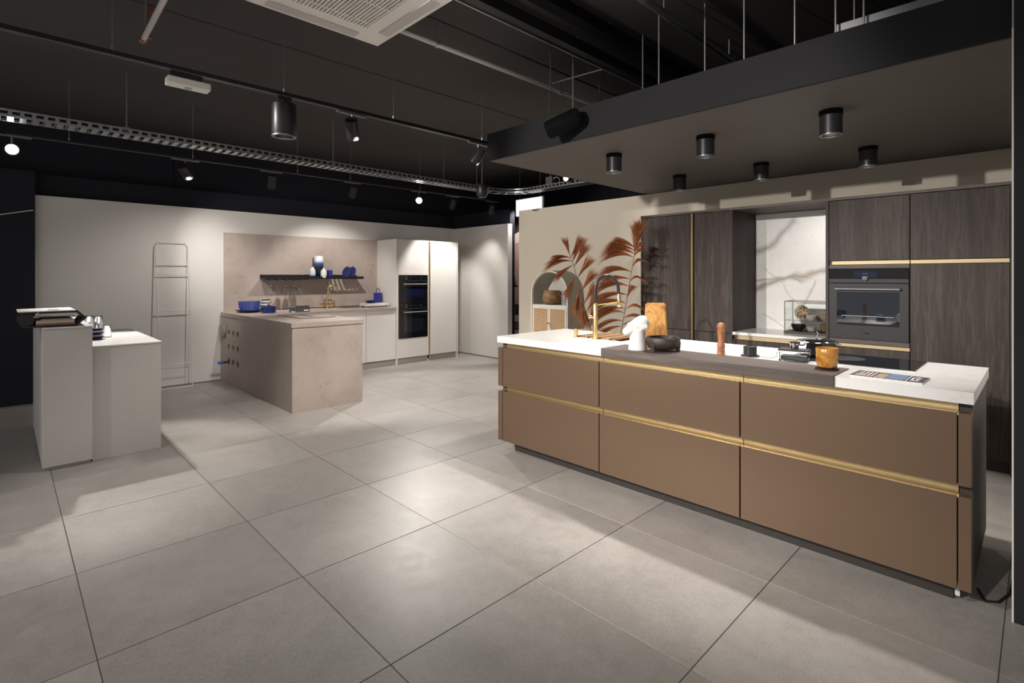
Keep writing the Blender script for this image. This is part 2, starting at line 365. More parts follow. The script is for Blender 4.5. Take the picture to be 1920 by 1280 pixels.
for i in range(n):
    y = Y0+e+(Y1-Y0-2*e)*(i+.5)/n
    box('grille_slat', 'plastic_white', (X0+e, X1-e, y-.0055, y+.0055, 3.0, 3.012), ac)
for x in (-2.98, -2.755, -2.53): box('grille_rib', 'plastic_white', (x-.004, x+.004, Y0+e, Y1-e, 2.998, 3.004), ac)

# ---------------------------------------------------------------- pipes and rails on the ceiling
t = thing('sprinkler_pipe', 'pale sprinkler pipe running from behind the cassette towards the canopy', 'pipe', (-3.10, 1.9, 3.1))
MB().cyl((-3.10, .3, 3.1), (-3.10, 5.5, 3.1), .018, 12).build('tube', 'pipe_white', t, True)
for y in (2.27, 3.66, 4.9):
    MB().cyl((-3.10, y, 3.1), (-3.10, y, CEIL), .005, 6).build('hanger_rod', 'galvanised', t)
    MB().cyl((-3.10, y-.012, 3.1), (-3.10, y+.012, 3.1), .024, 12).build('clamp', 'galvanised', t, True)
t = thing('sprinkler_branch', 'pale pipe stub with copper end hanging left of the cassette', 'pipe', (-4.3, .69, 3.02))
MB().cyl((-4.22, .68, 3.0), (-3.25, .66, 3.0), .017, 12).build('tube', 'pipe_white', t, True)
MB().lathe([(.018, 0), (.022, .02), (.014, .045), (.02, .06), (0, .065)], (-4.215, .68, 3.0), 12, Matrix.Rotation(-PI/2, 4, 'Y')).build('sprinkler_head', 'copper_cap', t, True)
MB().cyl((-4.16, .68, 3.0), (-4.16, .68, CEIL), .006, 6).build('hanger_rod', 'galvanised', t)
MB().box(-4.29, -4.26, .70, .73, 3.03, CEIL-.001).build('pipe_bracket', 'copper_cap', t)
for x, nm, lab, mt, r in ((-2.50, 'black_beam', 'black ceiling rail with a pale lower lip between pipe and canopy', 'black_metal', 0),
                          (-2.20, 'black_beam', 'plain black ceiling beam behind the pale lipped rail', 'black_matt', 0)):
    t = thing(nm, lab, 'beam', (x, 3, 3.1))
    box('rail', mt, (x-.045, x+.045, -2.0, 8.1, 3.12, 3.20), t)
    if mt == 'black_metal': box('lip', 'galvanised', (x-.047, x-.037, -2.0, 8.1, 3.112, 3.119), t)
    for y in (1.0, 3.15, 4.4, 6.2):
        MB().cyl((x, y, 3.20), (x, y, CEIL), .006, 6).build('hanger_rod', 'galvanised', t)
t = thing('metal_pipe', 'grey metal pipe above the canopy, right of the black beams', 'pipe', (-1.71, 3.5, 3.1))
MB().cyl((-1.71, .5, 3.1), (-1.71, 4.35, 3.1), .026, 12).build('tube', 'grey_metal', t, True)
MB().cyl((-1.71, 4.15, 3.1), (-1.71, 4.40, 3.1), .045, 12).build('coupling', 'black_metal', t, True)
for y in (3.05, 4.05): MB().cyl((-1.71, y, 3.1), (-1.71, y, CEIL), .005, 6).build('hanger_rod', 'galvanised', t)
t = thing('cross_pipe', 'short pale conduit crossing between the sprinkler pipe and the lipped rail', 'pipe', (-2.8, 3.6, 3.15))
MB().cyl((-3.10, 3.55, 3.15), (-2.56, 3.62, 3.15), .011, 8).build('tube', 'grey_metal', t, True)
MB().cyl((-2.72, 3.60, 3.15), (-2.72, 3.60, CEIL), .004, 6).build('hanger_rod', 'galvanised', t)
MB().tube([(-2.60, 3.62, 3.14), (-2.62, 3.6, 3.0), (-2.60, 3.6, 2.85), (-2.6, 3.6, 2.645)], .005).build('drop_cable', 'cable_dark', t, True)
# small tray lying above the canopy at the right
t = thing('canopy_cable_tray', 'short galvanised cable tray above the right end of the canopy', 'cable tray', (-.5, 3.2, 2.8))
for y in (3.29, 3.37): box('side_rail', 'galvanised', (-.80, -.10, y-.003, y+.003, 2.75, 2.79), t)
for i in range(12): box('rung', 'galvanised', (-.79+i*.06, -.775+i*.06, 3.293, 3.367, 2.752, 2.756), t)
MB().lathe([(.0, 0), (.04, .005), (.045, .04), (.02, .06), (0, .062)], (-.30, 3.33, 2.79), 12).build('junction_box', 'galvanised', t, True)
for x in (-.72, -.18): MB().cyl((x, 3.33, 2.756), (x, 3.33, CEIL), .004, 6).build('hanger_rod', 'galvanised', t)

# ---------------------------------------------------------------- galvanised cable tray with bend
ct = thing('cable_tray', 'long perforated galvanised cable tray crossing under the black ceiling with a bend', 'cable tray', (-5.76, 3, 2.66))
XT, YT, RB = -5.76, 5.62, .42
path = [(XT, -2.0), (XT, YT-RB)]+[(XT+RB-RB*math.cos(a), YT-RB+RB*math.sin(a)) for a in [PI/2*k/8 for k in range(1, 9)]]+[(-3.45, YT)]
def rail(off, z0, z1, th=.002):
    mb = MB(); pts = []
    for i, (x, y) in enumerate(path):
        a = path[max(i-1, 0)]; b = path[min(i+1, len(path)-1)]; d = Vector((b[0]-a[0], b[1]-a[1])).normalized(); nn = Vector((-d.y, d.x))
        pts.append((Vector((x, y))+nn*off, nn))
    b = mb.bm
    for (p0, n0), (p1, n1) in zip(pts, pts[1:]):
        q = [b.verts.new((*(p+nn*s*th), z)) for z in (z0, z1) for p, nn, s in ((p0, n0, -1), (p1, n1, -1), (p1, n1, 1), (p0, n0, 1))]
        for f in ((0, 1, 2, 3), (4, 5, 6, 7), (0, 1, 5, 4), (2, 3, 7, 6), (0, 3, 7, 4), (1, 2, 6, 5)): b.faces.new([q[k] for k in f])
    bmesh.ops.recalc_face_normals(b, faces=list(b.faces)); return mb
for off in (-.09, .09):
    rail(off, 2.655, 2.675).build('side_rail', 'galvanised', ct); rail(off, 2.70, 2.715).build('side_rail', 'galvanised', ct)
    u = MB()
    y = -2.0
    while y < YT-RB: u.box(XT-off-.002, XT-off+.002, y, y+.025, 2.675, 2.70); y += .07
    x = XT+RB
    while x < -3.5: u.box(x, x+.025, YT+off-.002, YT+off+.002, 2.675, 2.70); x += .07
    s_ = u.build('perforated_side', 'galvanised', ct); s_['kind'] = 'stuff'
rm = None; y = -1.98
pl = []
while y < YT-RB: pl.append((XT, y, 0)); y += .075
x = XT+RB
while x < -3.5: pl.append((x, YT, PI/2)); x += .075
for a in (PI/10, PI/5, .3*PI, .4*PI): pl.append((XT+RB-RB*math.cos(a), YT-RB+RB*math.sin(a), -a))
for (x, y, a) in pl:
    if rm is None:
        r_ = MB().box(-.089, .089, -.02, .02, 0, .003).build('tray_rung', 'galvanised', ct, world=False); rm = r_.data
    else:
        r_ = bpy.data.objects.new('tray_rung', rm); C.objects.link(r_); r_.parent = ct
    r_.location = Vector((x, y, 2.657))-Vector(ct.location); r_.rotation_euler = (0, 0, a)
for y in (.80, 2.75, 4.35):
    MB().cyl((XT-.02, y, 2.72), (XT-.02, y, CEIL), .005, 6).build('hanger_rod', 'galvanised', ct)
    MB().box(XT-.035, XT-.005, y-.02, y+.02, 2.66, 2.75).build('hanger_bracket', 'grey_metal', ct)
MB().cyl((-4.95, YT, 2.72), (-4.95, YT, CEIL), .005, 6).build('hanger_rod', 'galvanised', ct)
MB().box(-5.0, -4.88, YT-.04, YT+.04, 2.72, 2.83).build('junction_box', 'grey_metal', ct)
MB().tube([(-4.88, YT, 2.80), (-4.83, YT, 2.82), (-4.78, YT, 2.79), (-4.77, YT, 2.72)], .006).build('cable', 'cable_grey', ct, True)

# ---------------------------------------------------------------- tracks with wires
def track(X, y0, y1, z, wires, lab, wd=.017, h=.032):
    t = thing('light_track', lab, 'light track', (X, (y0+y1)/2, z))
    box('rail', 'black_metal', (X-wd, X+wd, y0, y1, z, z+h), t)
    box('conductor_edge', 'grey_metal', (X+wd, X+wd+.002, y0, y1, z, z+.004), t)
    for y in wires:
        MB().cyl((X, y, z+h), (X, y, CEIL), .0022, 6).build('suspension_wire', 'galvanised', t)
        MB().cyl((X, y, z+h), (X, y, z+h+.03), .006, 8).build('wire_grip', 'galvanised', t)
track(-3.985, -2.0, 3.62, 2.75, (.48, 1.51, 2.45, 3.48), 'black suspended light track nearest the cassette')
track(-6.43, .02, 6.0, 2.66, (.45, 1.47, 2.60, 3.30, 4.40, 5.6), 'thin suspended light track in front of the white back wall', .012, .022)

def spotlight(x, y, z, aim, lab, lit=False, size=1.0, group='track spotlights'):
    """head hanging under the track point (x,y,z)"""
    t = thing('track_spotlight', lab, 'spotlight', (x, y, z), group)
    MB().box(-.012, .012, -.13*size, .13*size, -.016, -.001).build('adapter', 'grey_metal', t, world=False)
    MB().cyl((0, 0, -.016), (0, 0, -.075*size), .007, 8).build('stem', 'grey_metal', t, world=False)
    d = (Vector(aim)-Vector((x, y, z-.13*size))).normalized()
    mx = Matrix.Translation((0, 0, -.13*size)) @ d.to_track_quat('Z', 'Y').to_matrix().to_4x4()
    R = .052*size; H = .085*size
    MB().lathe([(0, -H), (R*.93, -H), (R, -H+.008), (R, H), (R*.86, H), (R*.8, H-.03), (0, H-.032)], mx=mx, close=False).build('head', 'charcoal', t, True, world=False)
    MB().lathe([(0, H-.020), (R*.78, H-.022), (R*.6, H-.03), (0, H-.031)], mx=mx, close=False).build('lens', 'lamp_bright' if lit else 'lamp_on', t, True, world=False)
    return t
spotlight(-6.43, 1.40, 2.66, (-7.76, 2.6, 1.4), 'spotlight over the ladder rack, first on the thin track with a bright rim')
spotlight(-6.43, 2.29, 2.66, (-7.5, 2.5, .9), 'spotlight on the thin track above the left edge of the shelf wall', size=.95)
spotlight(-6.43, 3.33, 2.66, (-7.5, 3.5, .9), 'spotlight on the thin track right above the kitchen shelf plates', size=.95)
spotlight(-6.43, 4.38, 2.66, (-2.8, 2.2, 1.5), 'glaring lit spotlight on the thin track above the white oven tower', True)
spotlight(-6.43, 5.01, 2.66, (-7.4, 5.3, .9), 'spotlight on the thin track just right of the glaring one', size=.95)
spotlight(-6.43, 5.83, 2.66, (-7.3, 6.2, 1.2), 'spotlight at the far right end of the thin track', size=1.0)
spotlight(-6.43, .06, 2.66, (-1.0, .05, 1.9), 'glaring spotlight at the left picture edge facing the viewer', True, 1.0)
spotlight(-3.985, 2.06, 2.75, (-5.6, 3.2, .7), 'tilted spotlight on the near track right of the pendant cylinder')
spotlight(-3.985, 3.43, 2.75, (-5.4, 2.7, .6), 'tilted spotlight at the end of the near track by the canopy')
# lamp standing on the tray end
t = thing('tray_spotlight', 'small glaring lamp at the end of the cable tray by the canopy', 'spotlight', (-4.5, 5.43, 2.69))
d = Vector((3.4, -4.2, -.75)).normalized(); mx = Matrix.Translation((-.0, 0, .035)) @ d.to_track_quat('Z', 'Y').to_matrix().to_4x4()
MB().lathe([(0, -.07), (.036, -.07), (.04, .04), (.033, .04), (.03, .02), (0, .018)], mx=mx, close=False).build('head', 'charcoal', t, True, world=False)
MB().lathe([(0, .036), (.032, .034), (.02, .022), (0, .021)], mx=mx, close=False).build('lens', 'lamp_bright', t, True, world=False)
MB().box(-.03, .03, -.01, .09, -.012, .0).build('clamp', 'grey_metal', t, world=False)
# pendant cylinder on the near track
t = thing('track_cylinder', 'large black cylinder lamp hanging from the near track', 'pendant lamp', (-3.985, 1.51, 2.45))
MB().box(-.02, .02, -.05, .05, .27, .299).build('adapter', 'black_metal', t, world=False)
MB().cyl((0, 0, .245), (0, 0, .27), .02, 12).build('neck', 'black_metal', t, True, world=False)
MB().lathe([(0, .245), (.080, .245), (.086, .238), (.086, .004), (.083, 0), (.07, 0), (.066, .09), (0, .1)], close=False, n=32).build('housing', 'charcoal', t, True, world=False)
MB().lathe([(.0865, .006), (.0865, -.001), (.068, -.001), (.068, .006)], close=False, n=32).build('rim', 'grey_metal', t, True, world=False)
MB().lathe([(.03, .088), (.02, .07), (0, .068)]).build('lens', 'lamp_on', t, True, world=False)
# white sensor box on near track
t = thing('track_sensor', 'white rectangular box with a round emblem clipped under the near track', 'sensor', (-3.985, .885, 2.655))
MB().box(-.045, .045, -.125, .125, 0, .05, .006).build('housing', 'plastic_white', t, world=False)
MB().box(-.018, .018, -.10, .08, .05, .094).build('adapter', 'black_metal', t, world=False)
MB().lathe([(.022, -.003), (.022, .002)], n=16).build('emblem', 'grey_metal', t, True, world=False)
MB().cyl((0, .13, .035), (0, .118, .035), .022, 12).build('dial', 'plastic_white', t, True, world=False)
# black cylinder in place of a fascia shadow, then one plain black head
t = thing('hanging_black_body', 'black cylinder on a cable standing in for a shadow on the dark canopy fascia', 'spotlight', (-2.43, 2.9, 2.51))
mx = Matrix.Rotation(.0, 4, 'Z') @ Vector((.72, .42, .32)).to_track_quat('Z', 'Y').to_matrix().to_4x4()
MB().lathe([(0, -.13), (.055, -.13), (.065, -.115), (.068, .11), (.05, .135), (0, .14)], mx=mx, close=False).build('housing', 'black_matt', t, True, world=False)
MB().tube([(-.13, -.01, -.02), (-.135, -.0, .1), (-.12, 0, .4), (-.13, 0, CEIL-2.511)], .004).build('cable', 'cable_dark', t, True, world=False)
t = thing('hanging_black_body', 'black round lamp body hanging in front of the cable tray near its bend', 'spotlight', (-5.15, 4.50, 2.53))
MB().lathe([(0, -.09), (.05, -.09), (.072, -.05), (.076, .06), (.06, .09), (0, .095)], close=False).build('housing', 'black_metal', t, True, world=False)
MB().cyl((0, 0, .09), (0, 0, CEIL-2.531), .004, 6).build('suspension_rod', 'galvanised', t, world=False)
MB().cyl((-.05, -.05, .06), (-.05, -.05, CEIL-2.531), .003, 6).build('suspension_rod', 'galvanised', t, world=False)
# illuminated sign
t = thing('lightbox_sign', 'glowing blank white lightbox sign hanging behind the cream wall end', 'sign', (-5.68, 5.95, 2.38))
MB().box(-5.97, -5.39, 5.94, 5.98, 2.37, 2.645, .003).build('frame', 'paper', t)
MB().box(-5.96, -5.40, 5.934, 5.9395, 2.38, 2.635).build('face', 'sign_light', t)
for x in (-5.90, -5.46): MB().cyl((x, 5.96, 2.645), (x, 5.96, CEIL), .003, 6).build('hanging_wire', 'galvanised', t)
# thin cable on the dark wall, left edge
tag(MB().tube([(-7.69, -2.0, 1.55), (-7.69, -.02, 2.055), (-7.69, .24, 2.125)], .005).build('wall_cable', 'paper', None, True), 'thin white cable running up the dark wall at the left edge', 'cable')

# ================================================================== POSTER beyond the gap
t = thing('photo_poster', 'large photo poster with pink and white shapes beyond the wall gap', 'poster', (-6.75, 6.62, 0))
box('board', 'poster_dark', (-7.6, -6.2, 6.60, 6.64, 0, 2.5), t)
ps = [([(-6.86, 2.10), (-6.5, 2.22), (-6.5, 2.02), (-6.80, 1.95)], 'rose_white'), ([(-6.80, 1.95), (-6.5, 2.01), (-6.5, 1.2), (-6.62, 1.25)], 'pink'),
      ([(-6.86, 2.08), (-6.80, 1.94), (-6.64, 1.25), (-6.80, 1.60)], 'dusk'), ([(-6.83, 1.2), (-6.5, 1.22), (-6.5, .90), (-6.80, .92)], 'pink'),
      ([(-6.74, .9), (-6.66, .9), (-6.66, .70), (-6.74, .70)], 'rose_white'), ([(-6.95, .70), (-6.4, .72), (-6.4, .60), (-6.95, .58)], 'rose_white'),
      ([(-6.95, .56), (-6.4, .58), (-6.4, .48), (-6.95, .45)], 'dusk'), ([(-6.95, .43), (-6.4, .46), (-6.4, .22), (-6.95, .22)], 'rose_white')]
for poly, mt in ps: MB().prism(poly, 'y', 6.597, 6.5995).build('printed_shape', mt, t)

# ================================================================== LEFT KITCHEN
# backsplash
tag(box('backsplash_panel', 'concrete_laminate', (-7.759, -7.745, 2.14, 4.448, .926, 2.0)), 'concrete look splashback panel behind the black shelf', 'panel')
# peninsula
pn = thing('peninsula', 'taupe concrete look peninsula cabinet with nine round bottle holes', 'cabinet', (-6.55, 2.5, 0))
box('end_panel', 'concrete_laminate', (-5.385, -5.36, 2.112, 2.895, 0, .874), pn)
box('inner_panel', 'concrete_laminate', (-7.12, -5.386, 2.87, 2.895, 0, .874), pn)
HX = (-7.443, -7.265, -7.085); HZ = (.298, .482, .665); cell = .18
sd = MB(); b = sd.bm; y0 = 2.112
xa, xb = HX[0]-cell/2, HX[2]+cell/2; za, zb = HZ[0]-cell/2, HZ[2]+cell/2
def quad(b, pts): b.faces.new([b.verts.new(p) for p in pts])
for (x0, x1, z0, z1) in ((-7.744, xa, 0, .874), (xb, -5.3855, 0, .874), (xa, xb, 0, za), (xa, xb, zb, .874)):
    quad(b, [(x0, y0, z0), (x1, y0, z0), (x1, y0, z1), (x0, y0, z1)])
xs = [xa, (HX[0]+HX[1])/2, (HX[1]+HX[2])/2, xb]; zs = [za, (HZ[0]+HZ[1])/2, (HZ[1]+HZ[2])/2, zb]
n = 24; r = .042
for i, hx in enumerate(HX):
    for j, hz in enumerate(HZ):
        C1 = []; C2 = []; O = []
        for k in range(n):
            a = 2*PI*(k+.5)/n; cx, cz = math.cos(a), math.sin(a)
            C1.append(b.verts.new((hx+r*cx, y0, hz+r*cz))); C2.append(b.verts.new((hx+r*cx, y0+.02, hz+r*cz)))
            tx = ((xs[i+1]-hx)/cx if cx > 0 else (xs[i]-hx)/cx); tz = ((zs[j+1]-hz)/cz if cz > 0 else (zs[j]-hz)/cz)
            tt = min(tx, tz); O.append(b.verts.new((hx+tt*cx, y0, hz+tt*cz)))
        for k in range(n):
            k2 = (k+1) % n
            b.faces.new((O[k], O[k2], C1[k2], C1[k])); b.faces.new((C1[k], C1[k2], C2[k2], C2[k]))
        for q in range(4):
            a = PI/4+q*PI/2; sx, sz = (xs[i+1] if math.cos(a) > 0 else xs[i]), (zs[j+1] if math.sin(a) > 0 else zs[j])
            k = int((a/(2*PI))*n-.5) ; k2 = (k+1) % n
            b.faces.new((O[k], b.verts.new((sx, y0, sz)), O[k2]))
quad(b, [(-7.744, y0+.02, 0), (-5.3855, y0+.02, 0), (-5.3855, y0+.02, .2), (-7.744, y0+.02, .2)])
sd.build('side_panel', 'concrete_laminate', pn)
for hx in HX:
    for hz in HZ:
        MB().lathe([(.0425, 0), (.0425, .27), (0, .27)], (hx, 2.133, hz), 24, Matrix.Rotation(-PI/2, 4, 'X'), close=False).build('bottle_tube', 'black_matt', pn, True)
box('carcass', 'black_matt', (-7.744, -5.386, 2.42, 2.869, 0, .874), pn)
bt = thing('wine_bottle', 'blue capped bottle sticking out of the lowest left bottle hole', 'bottle', (-7.443, 2.13, .272))
mx = Matrix.Translation((-7.443, 2.29, .298-.010)) @ Matrix.Rotation(PI/2, 4, 'X')
MB().lathe([(0, 0), (.032, 0), (.034, .01), (.034, .12), (.015, .19)], mx=mx, close=False).build('body', 'blue_glass', bt, True)
MB().lathe([(.016, .185), (.016, .30), (0, .30)], mx=mx).build('neck', 'blue', bt, True)
MB().lathe([(.018, .24), (.018, .305), (0, .305)], mx=mx).build('cap', 'bright_blue', bt, True)
tag(MB().lathe([(0, 0), (.095, 0), (.098, .008), (.09, .03), (.02, .034), (0, .034)], (-7.64, 2.111, .675), 28, Matrix.Rotation(PI/2, 4, 'X')).build('round_disc', 'grey_disc', None, True), 'grey round disc mounted on the peninsula side near the white wall', 'disc')
# worktop
tp = thing('concrete_worktop', 'taupe L shaped worktop over peninsula and white base cabinets', 'worktop', (-6.5, 2.5, .875))
box('peninsula_top', 'concrete_laminate', (-7.744, -5.35, 2.10, 2.905, .875, .925), tp, .002)
box('wall_run_top', 'concrete_laminate', (-7.744, -7.12, 2.9055, 4.449, .903, .925), tp)
box('shadow_gap', 'black_matt', (-7.7445, -7.740, 2.5, 4.44, .9253, .934), tp)
# base cabinets
for (a, b_, lab) in ((3.935, 4.448, 'white handleless base cabinet beside the oven tower'), (3.38, 3.932, 'white handleless base cabinet second from the oven tower'), (2.92, 3.377, 'white handleless base cabinet in the peninsula corner')):
    t = thing('base_cabinet', lab, 'cabinet', (-7.4, (a+b_)/2, 0), 'white base cabinets')
    box('carcass', 'plastic_shadow', (-7.744, -7.18, a, b_, .10, .90), t)
    box('door', 'white_lacquer', (-7.179, -7.16, a+.002, b_-.002, .10, .868), t, .0015)
    box('grip_channel', 'plastic_white', (-7.179, -7.168, a+.001, b_-.001, .870, .902), t)
    box('plinth', 'arch_grey', (-7.22, -7.205, a, b_, 0, .099), t)
# oven tower and larder
t = tw = thing('oven_tower', 'tall white cabinet with two built in black ovens', 'cabinet', (-7.45, 4.75, 0))
box('side_panel', 'white_lacquer', (-7.758, -7.15, 4.450, 4.472, 0, 2.0), t)
box('top_panel', 'white_lacquer', (-7.758, -7.165, 4.473, 5.078, 1.985, 2.0), t)
box('carcass', 'plastic_shadow', (-7.758, -7.19, 4.473, 5.078, .10, 1.984), t)
box('upper_door', 'white_lacquer', (-7.183, -7.16, 4.475, 5.075, 1.428, 1.995), t, .0015)
box('lower_door', 'white_lacquer', (-7.183, -7.16, 4.475, 5.075, .10, .41), t, .0015)
box('filler', 'white_lacquer', (-7.183, -7.162, 4.475, 4.497, .411, 1.427), t); box('filler', 'white_lacquer', (-7.183, -7.162, 5.053, 5.075, .411, 1.427), t)
box('plinth', 'arch_grey', (-7.215, -7.20, 4.473, 5.078, 0, .099), t)
box('foot', 'porcelain', (-7.199, -7.18, 5.06, 5.09, 0, .03), t)
t = thing('larder_cupboard', 'tall plain white larder cabinet with brass strip beside the oven tower', 'cabinet', (-7.45, 5.4, 0))
box('brass_profile', 'brass_satin', (-7.20, -7.17, 5.080, 5.108, .10, 1.99), t)
box('carcass', 'plastic_shadow', (-7.758, -7.205, 5.110, 5.66, .10, 1.984), t)
box('door', 'white_lacquer', (-7.183, -7.16, 5.110, 5.658, .10, 1.995), t, .0015)
box('side_panel', 'white_lacquer', (-7.758, -7.15, 5.662, 5.685, 0, 2.0), t)
box('top_panel', 'white_lacquer', (-7.758, -7.165, 5.079, 5.660, 1.985, 2.0), t)
box('plinth', 'arch_grey', (-7.215, -7.20, 5.110, 5.66, 0, .099), t)
def wall_oven(z0, z1, lab):
    t = thing('built_in_oven', lab, 'oven', (-7.16, 4.775, z0), 'ovens in the white tower')
    ya, yb = 4.499, 5.051; zc = z1-.10
    box('control_panel', 'black_gloss', (-7.182, -7.152, ya, yb, zc+.002, z1), t, .001)
    box('display', 'screen_blue', (-7.1515, -7.1508, 4.68, 4.87, zc+.045, zc+.075), t)
    for y in (4.635, 4.915):
        mx = Matrix.Translation((-7.1505, y, zc+.055)) @ Matrix.Rotation(PI/2, 4, 'Y')
        kn = MB().lathe([(.022, 0), (.022, .003)], mx=mx).build('dial_ring', 'chrome', t, True)
        MB().lathe([(.016, .003), (.015, .022), (0, .022)], mx=mx).build('dial', 'black_metal', t, True)
    box('trim_strip', 'charcoal', (-7.153, -7.1505, ya, yb, zc+.003, zc+.022), t)
    box('door', 'black_gloss', (-7.182, -7.152, ya, yb, z0, zc), t, .001)
    box('window', 'screen_blue' if z0 > .9 else 'oven_glass', (-7.1515, -7.1505, 4.585, 4.965, z0+.09, zc-.10), t)
    MB().cyl((-7.118, 4.56, zc-.045), (-7.118, 5.03, zc-.045), .009, 10).build('handle', 'grey_metal', t, True)
    for y in (4.58, 5.01): MB().cyl((-7.151, y, zc-.045), (-7.118, y, zc-.045), .006, 8).build('handle_post', 'grey_metal', t, True)
wall_oven(.978, 1.424, 'upper compact black oven in the white tower')
wall_oven(.414, .974, 'lower full height black oven in the white tower')
# hob on peninsula
t = thing('induction_hob', 'flat taupe induction hob with thin dark outline on the peninsula', 'hob', (-6.2, 2.61, .925))
box('frame', 'black_metal', (-6.56, -5.86, 2.40, 2.82, .9252, .929), t)
box('glass', 'concrete_laminate', (-6.548, -5.872, 2.412, 2.808, .9292, .931), t)
box('vent_slot', 'black_matt', (-6.40, -6.03, 2.60, 2.625, .9312, .9325), t)
# shelf
sh = thing('black_wall_shelf', 'black metal wall shelf with hanging glass rail on the splashback', 'shelf', (-7.65, 3.33, 1.37))
box('board', 'black_metal', (-7.744, -7.52, 2.60, 3.60, 1.372, 1.382), sh)
for i in range(6): box('rail_bar', 'black_metal', (-7.744, -7.52, 3.62+i*.065, 3.645+i*.065, 1.372, 1.382), sh)
box('board_end', 'black_metal', (-7.744, -7.52, 3.99, 4.08, 1.372, 1.382), sh)
box('front_lip', 'black_metal', (-7.519, -7.512, 2.60, 4.08, 1.365, 1.405), sh)
box('back_plate', 'black_metal', (-7.7445, -7.738, 2.60, 4.08, 1.383, 1.43), sh)
for i in range(6): box('glass_rail', 'black_metal', (-7.737, -7.525, 2.655+i*.11, 2.665+i*.11, 1.358, 1.366), sh)
def wineglass(y, x, lab):
    t = thing('wine_glass', lab, 'wine glass', (x, y, 1.357), 'wine glasses hanging under the shelf')
    pr_ = [(0, 0), (.034, 0), (.035, -.002), (.006, -.008), (.0035, -.02), (.0035, -.085), (.01, -.095), (.032, -.125), (.040, -.16), (.038, -.19), (.031, -.225),
           (.030, -.225), (.0365, -.19), (.0385, -.16), (.031, -.127), (.008, -.098), (0, -.096)]
    MB().lathe([(r, z-.0001) for r, z in pr_], n=24, close=False).build('glass_body', 'glass', t, True, world=False)
for i, (y, x) in enumerate(((2.685, -7.56), (2.79, -7.58), (2.90, -7.58), (3.01, -7.56), (3.10, -7.6), (3.06, -7.67))):
    wineglass(y, x, ['leftmost upside down wine glass under the black shelf', 'second upside down wine glass from the left under the shelf', 'third upside down wine glass from the left under the shelf',
                     'fourth upside down wine glass from the left under the shelf', 'rightmost upside down wine glass under the shelf', 'upside down wine glass behind the two rightmost ones'][i])
z = 1.3825
tag(MB().lathe([(0, 0), (.062, 0), (.068, .01), (.068, .32), (.063, .33), (.058, .33), (.058, .02), (0, .02)], (-7.665, 3.42, z), 28, close=False).build('tall_vase', 'ombre', None, True), 'tall cylinder vase fading from white to blue to black', 'vase')
tag(MB().lathe([(0, 0), (.034, 0), (.042, .02), (.045, .08), (.040, .125), (.018, .145), (.016, .16), (.019, .165), (.012, .165), (.012, .14), (0, .13)], (-7.58, 3.285, z), 24, close=False).build('bottle_vase', 'ombre_small', None, True), 'small pale bottle vase with a blue foot left of the tall vase', 'vase')
tag(MB().lathe([(0, 0), (.03, 0), (.042, .03), (.045, .07), (.038, .115), (.014, .13), (.014, .148), (.017, .15), (.01, .15), (.01, .125), (0, .12)], (-7.535, 3.435, z), 24, close=False).build('white_vase', 'white_glaze', None, True), 'small all white bottle vase in front of the tall vase', 'vase')
tag(MB().lathe([(0, 0), (.034, 0), (.038, .012), (.040, .118), (.036, .118), (.034, .02), (0, .015)], (-7.565, 3.545, z), 24, close=False).build('cobalt_cup', 'cobalt', None, True), 'deep blue glass tumbler right of the white vase', 'cup')
t = thing('dark_cup', 'small dark cup with ring handle left of the blue footed vase', 'cup', (-7.6, 3.20, z))
MB().lathe([(0, 0), (.024, 0), (.03, .05), (.027, .05), (.022, .008), (0, .008)], close=False).build('cup_body', 'plate_black', t, True, world=False)
MB().tube([(.0, -.028, .04), (.0, -.048, .035), (.0, -.046, .015), (.0, -.025, .012)], .004).build('handle', 'plate_black', t, True, world=False)
for i, (y, lab) in enumerate(((3.845, 'blue plate leaning in the shelf rack, left one'), (3.935, 'blue plate leaning in the shelf rack, right one'))):
    mx = Matrix.Rotation(PI/2-.28, 4, 'X') @ Matrix.Rotation(.25, 4, 'Y')
    t = MB().lathe([(0, 0), (.05, 0), (.088, .012), (.09, .016), (.05, .006), (0, .005)], (0, 0, .091), 32, mx, close=False).build('blue_plate', 'blue', None, True)
    t.location = (-7.60, y+.0, z-.005); tag(t, lab, 'plate', 'blue plates on the shelf')
# worktop accessories
z = .9255
tag(MB().lathe([(0, 0), (.07, 0), (.13, .012), (.165, .03), (.168, .034), (.13, .02), (.07, .010), (0, .009)], (-7.40, 2.35, z), 36, close=False).build('black_platter', 'plate_black', None, True), 'wide black platter under the blue wire glass bowl', 'plate')
t = thing('blue_bowl', 'bright blue ribbed glass bowl on the black platter', 'bowl', (-7.40, 2.35, z+.0105))
for k in range(30):
    a = 2*PI*k/30
    MB().tube([((r*math.cos(a)), r*math.sin(a), h) for r, h in ((.07, .003), (.105, .02), (.122, .06), (.128, .105), (.13, .135))], .0030, 5).build('rib', 'bright_blue', t, True, world=False)
MB().lathe([(0, 0), (.07, 0), (.10, .018), (.118, .06), (.124, .105), (.126, .138), (.123, .138), (.114, .06), (.095, .022), (0, .004)], n=36, close=False).build('bowl_wall', 'blue_glass', t, True, world=False)
t = thing('striped_stack', 'stack of white and black striped jars behind the blue pot', 'jar', (-7.52, 2.60, z))
for k in range(4):
    MB().lathe([(0, k*.04), (.085-.008*k, k*.04), (.088-.008*k, k*.04+.012), (.083-.008*k, k*.04+.026), (0, k*.04+.026)], n=28).build('white_ring', 'porcelain', t, True, world=False)
    MB().lathe([(0, k*.04+.0262), (.078-.008*k, k*.04+.0262), (.078-.008*k, k*.04+.0398), (0, k*.04+.0398)], n=28).build('black_ring', 'plate_black', t, True, world=False)
t = thing('blue_pot', 'dark blue enamel casserole with lid and side lugs', 'pot', (-7.12, 2.50, z))
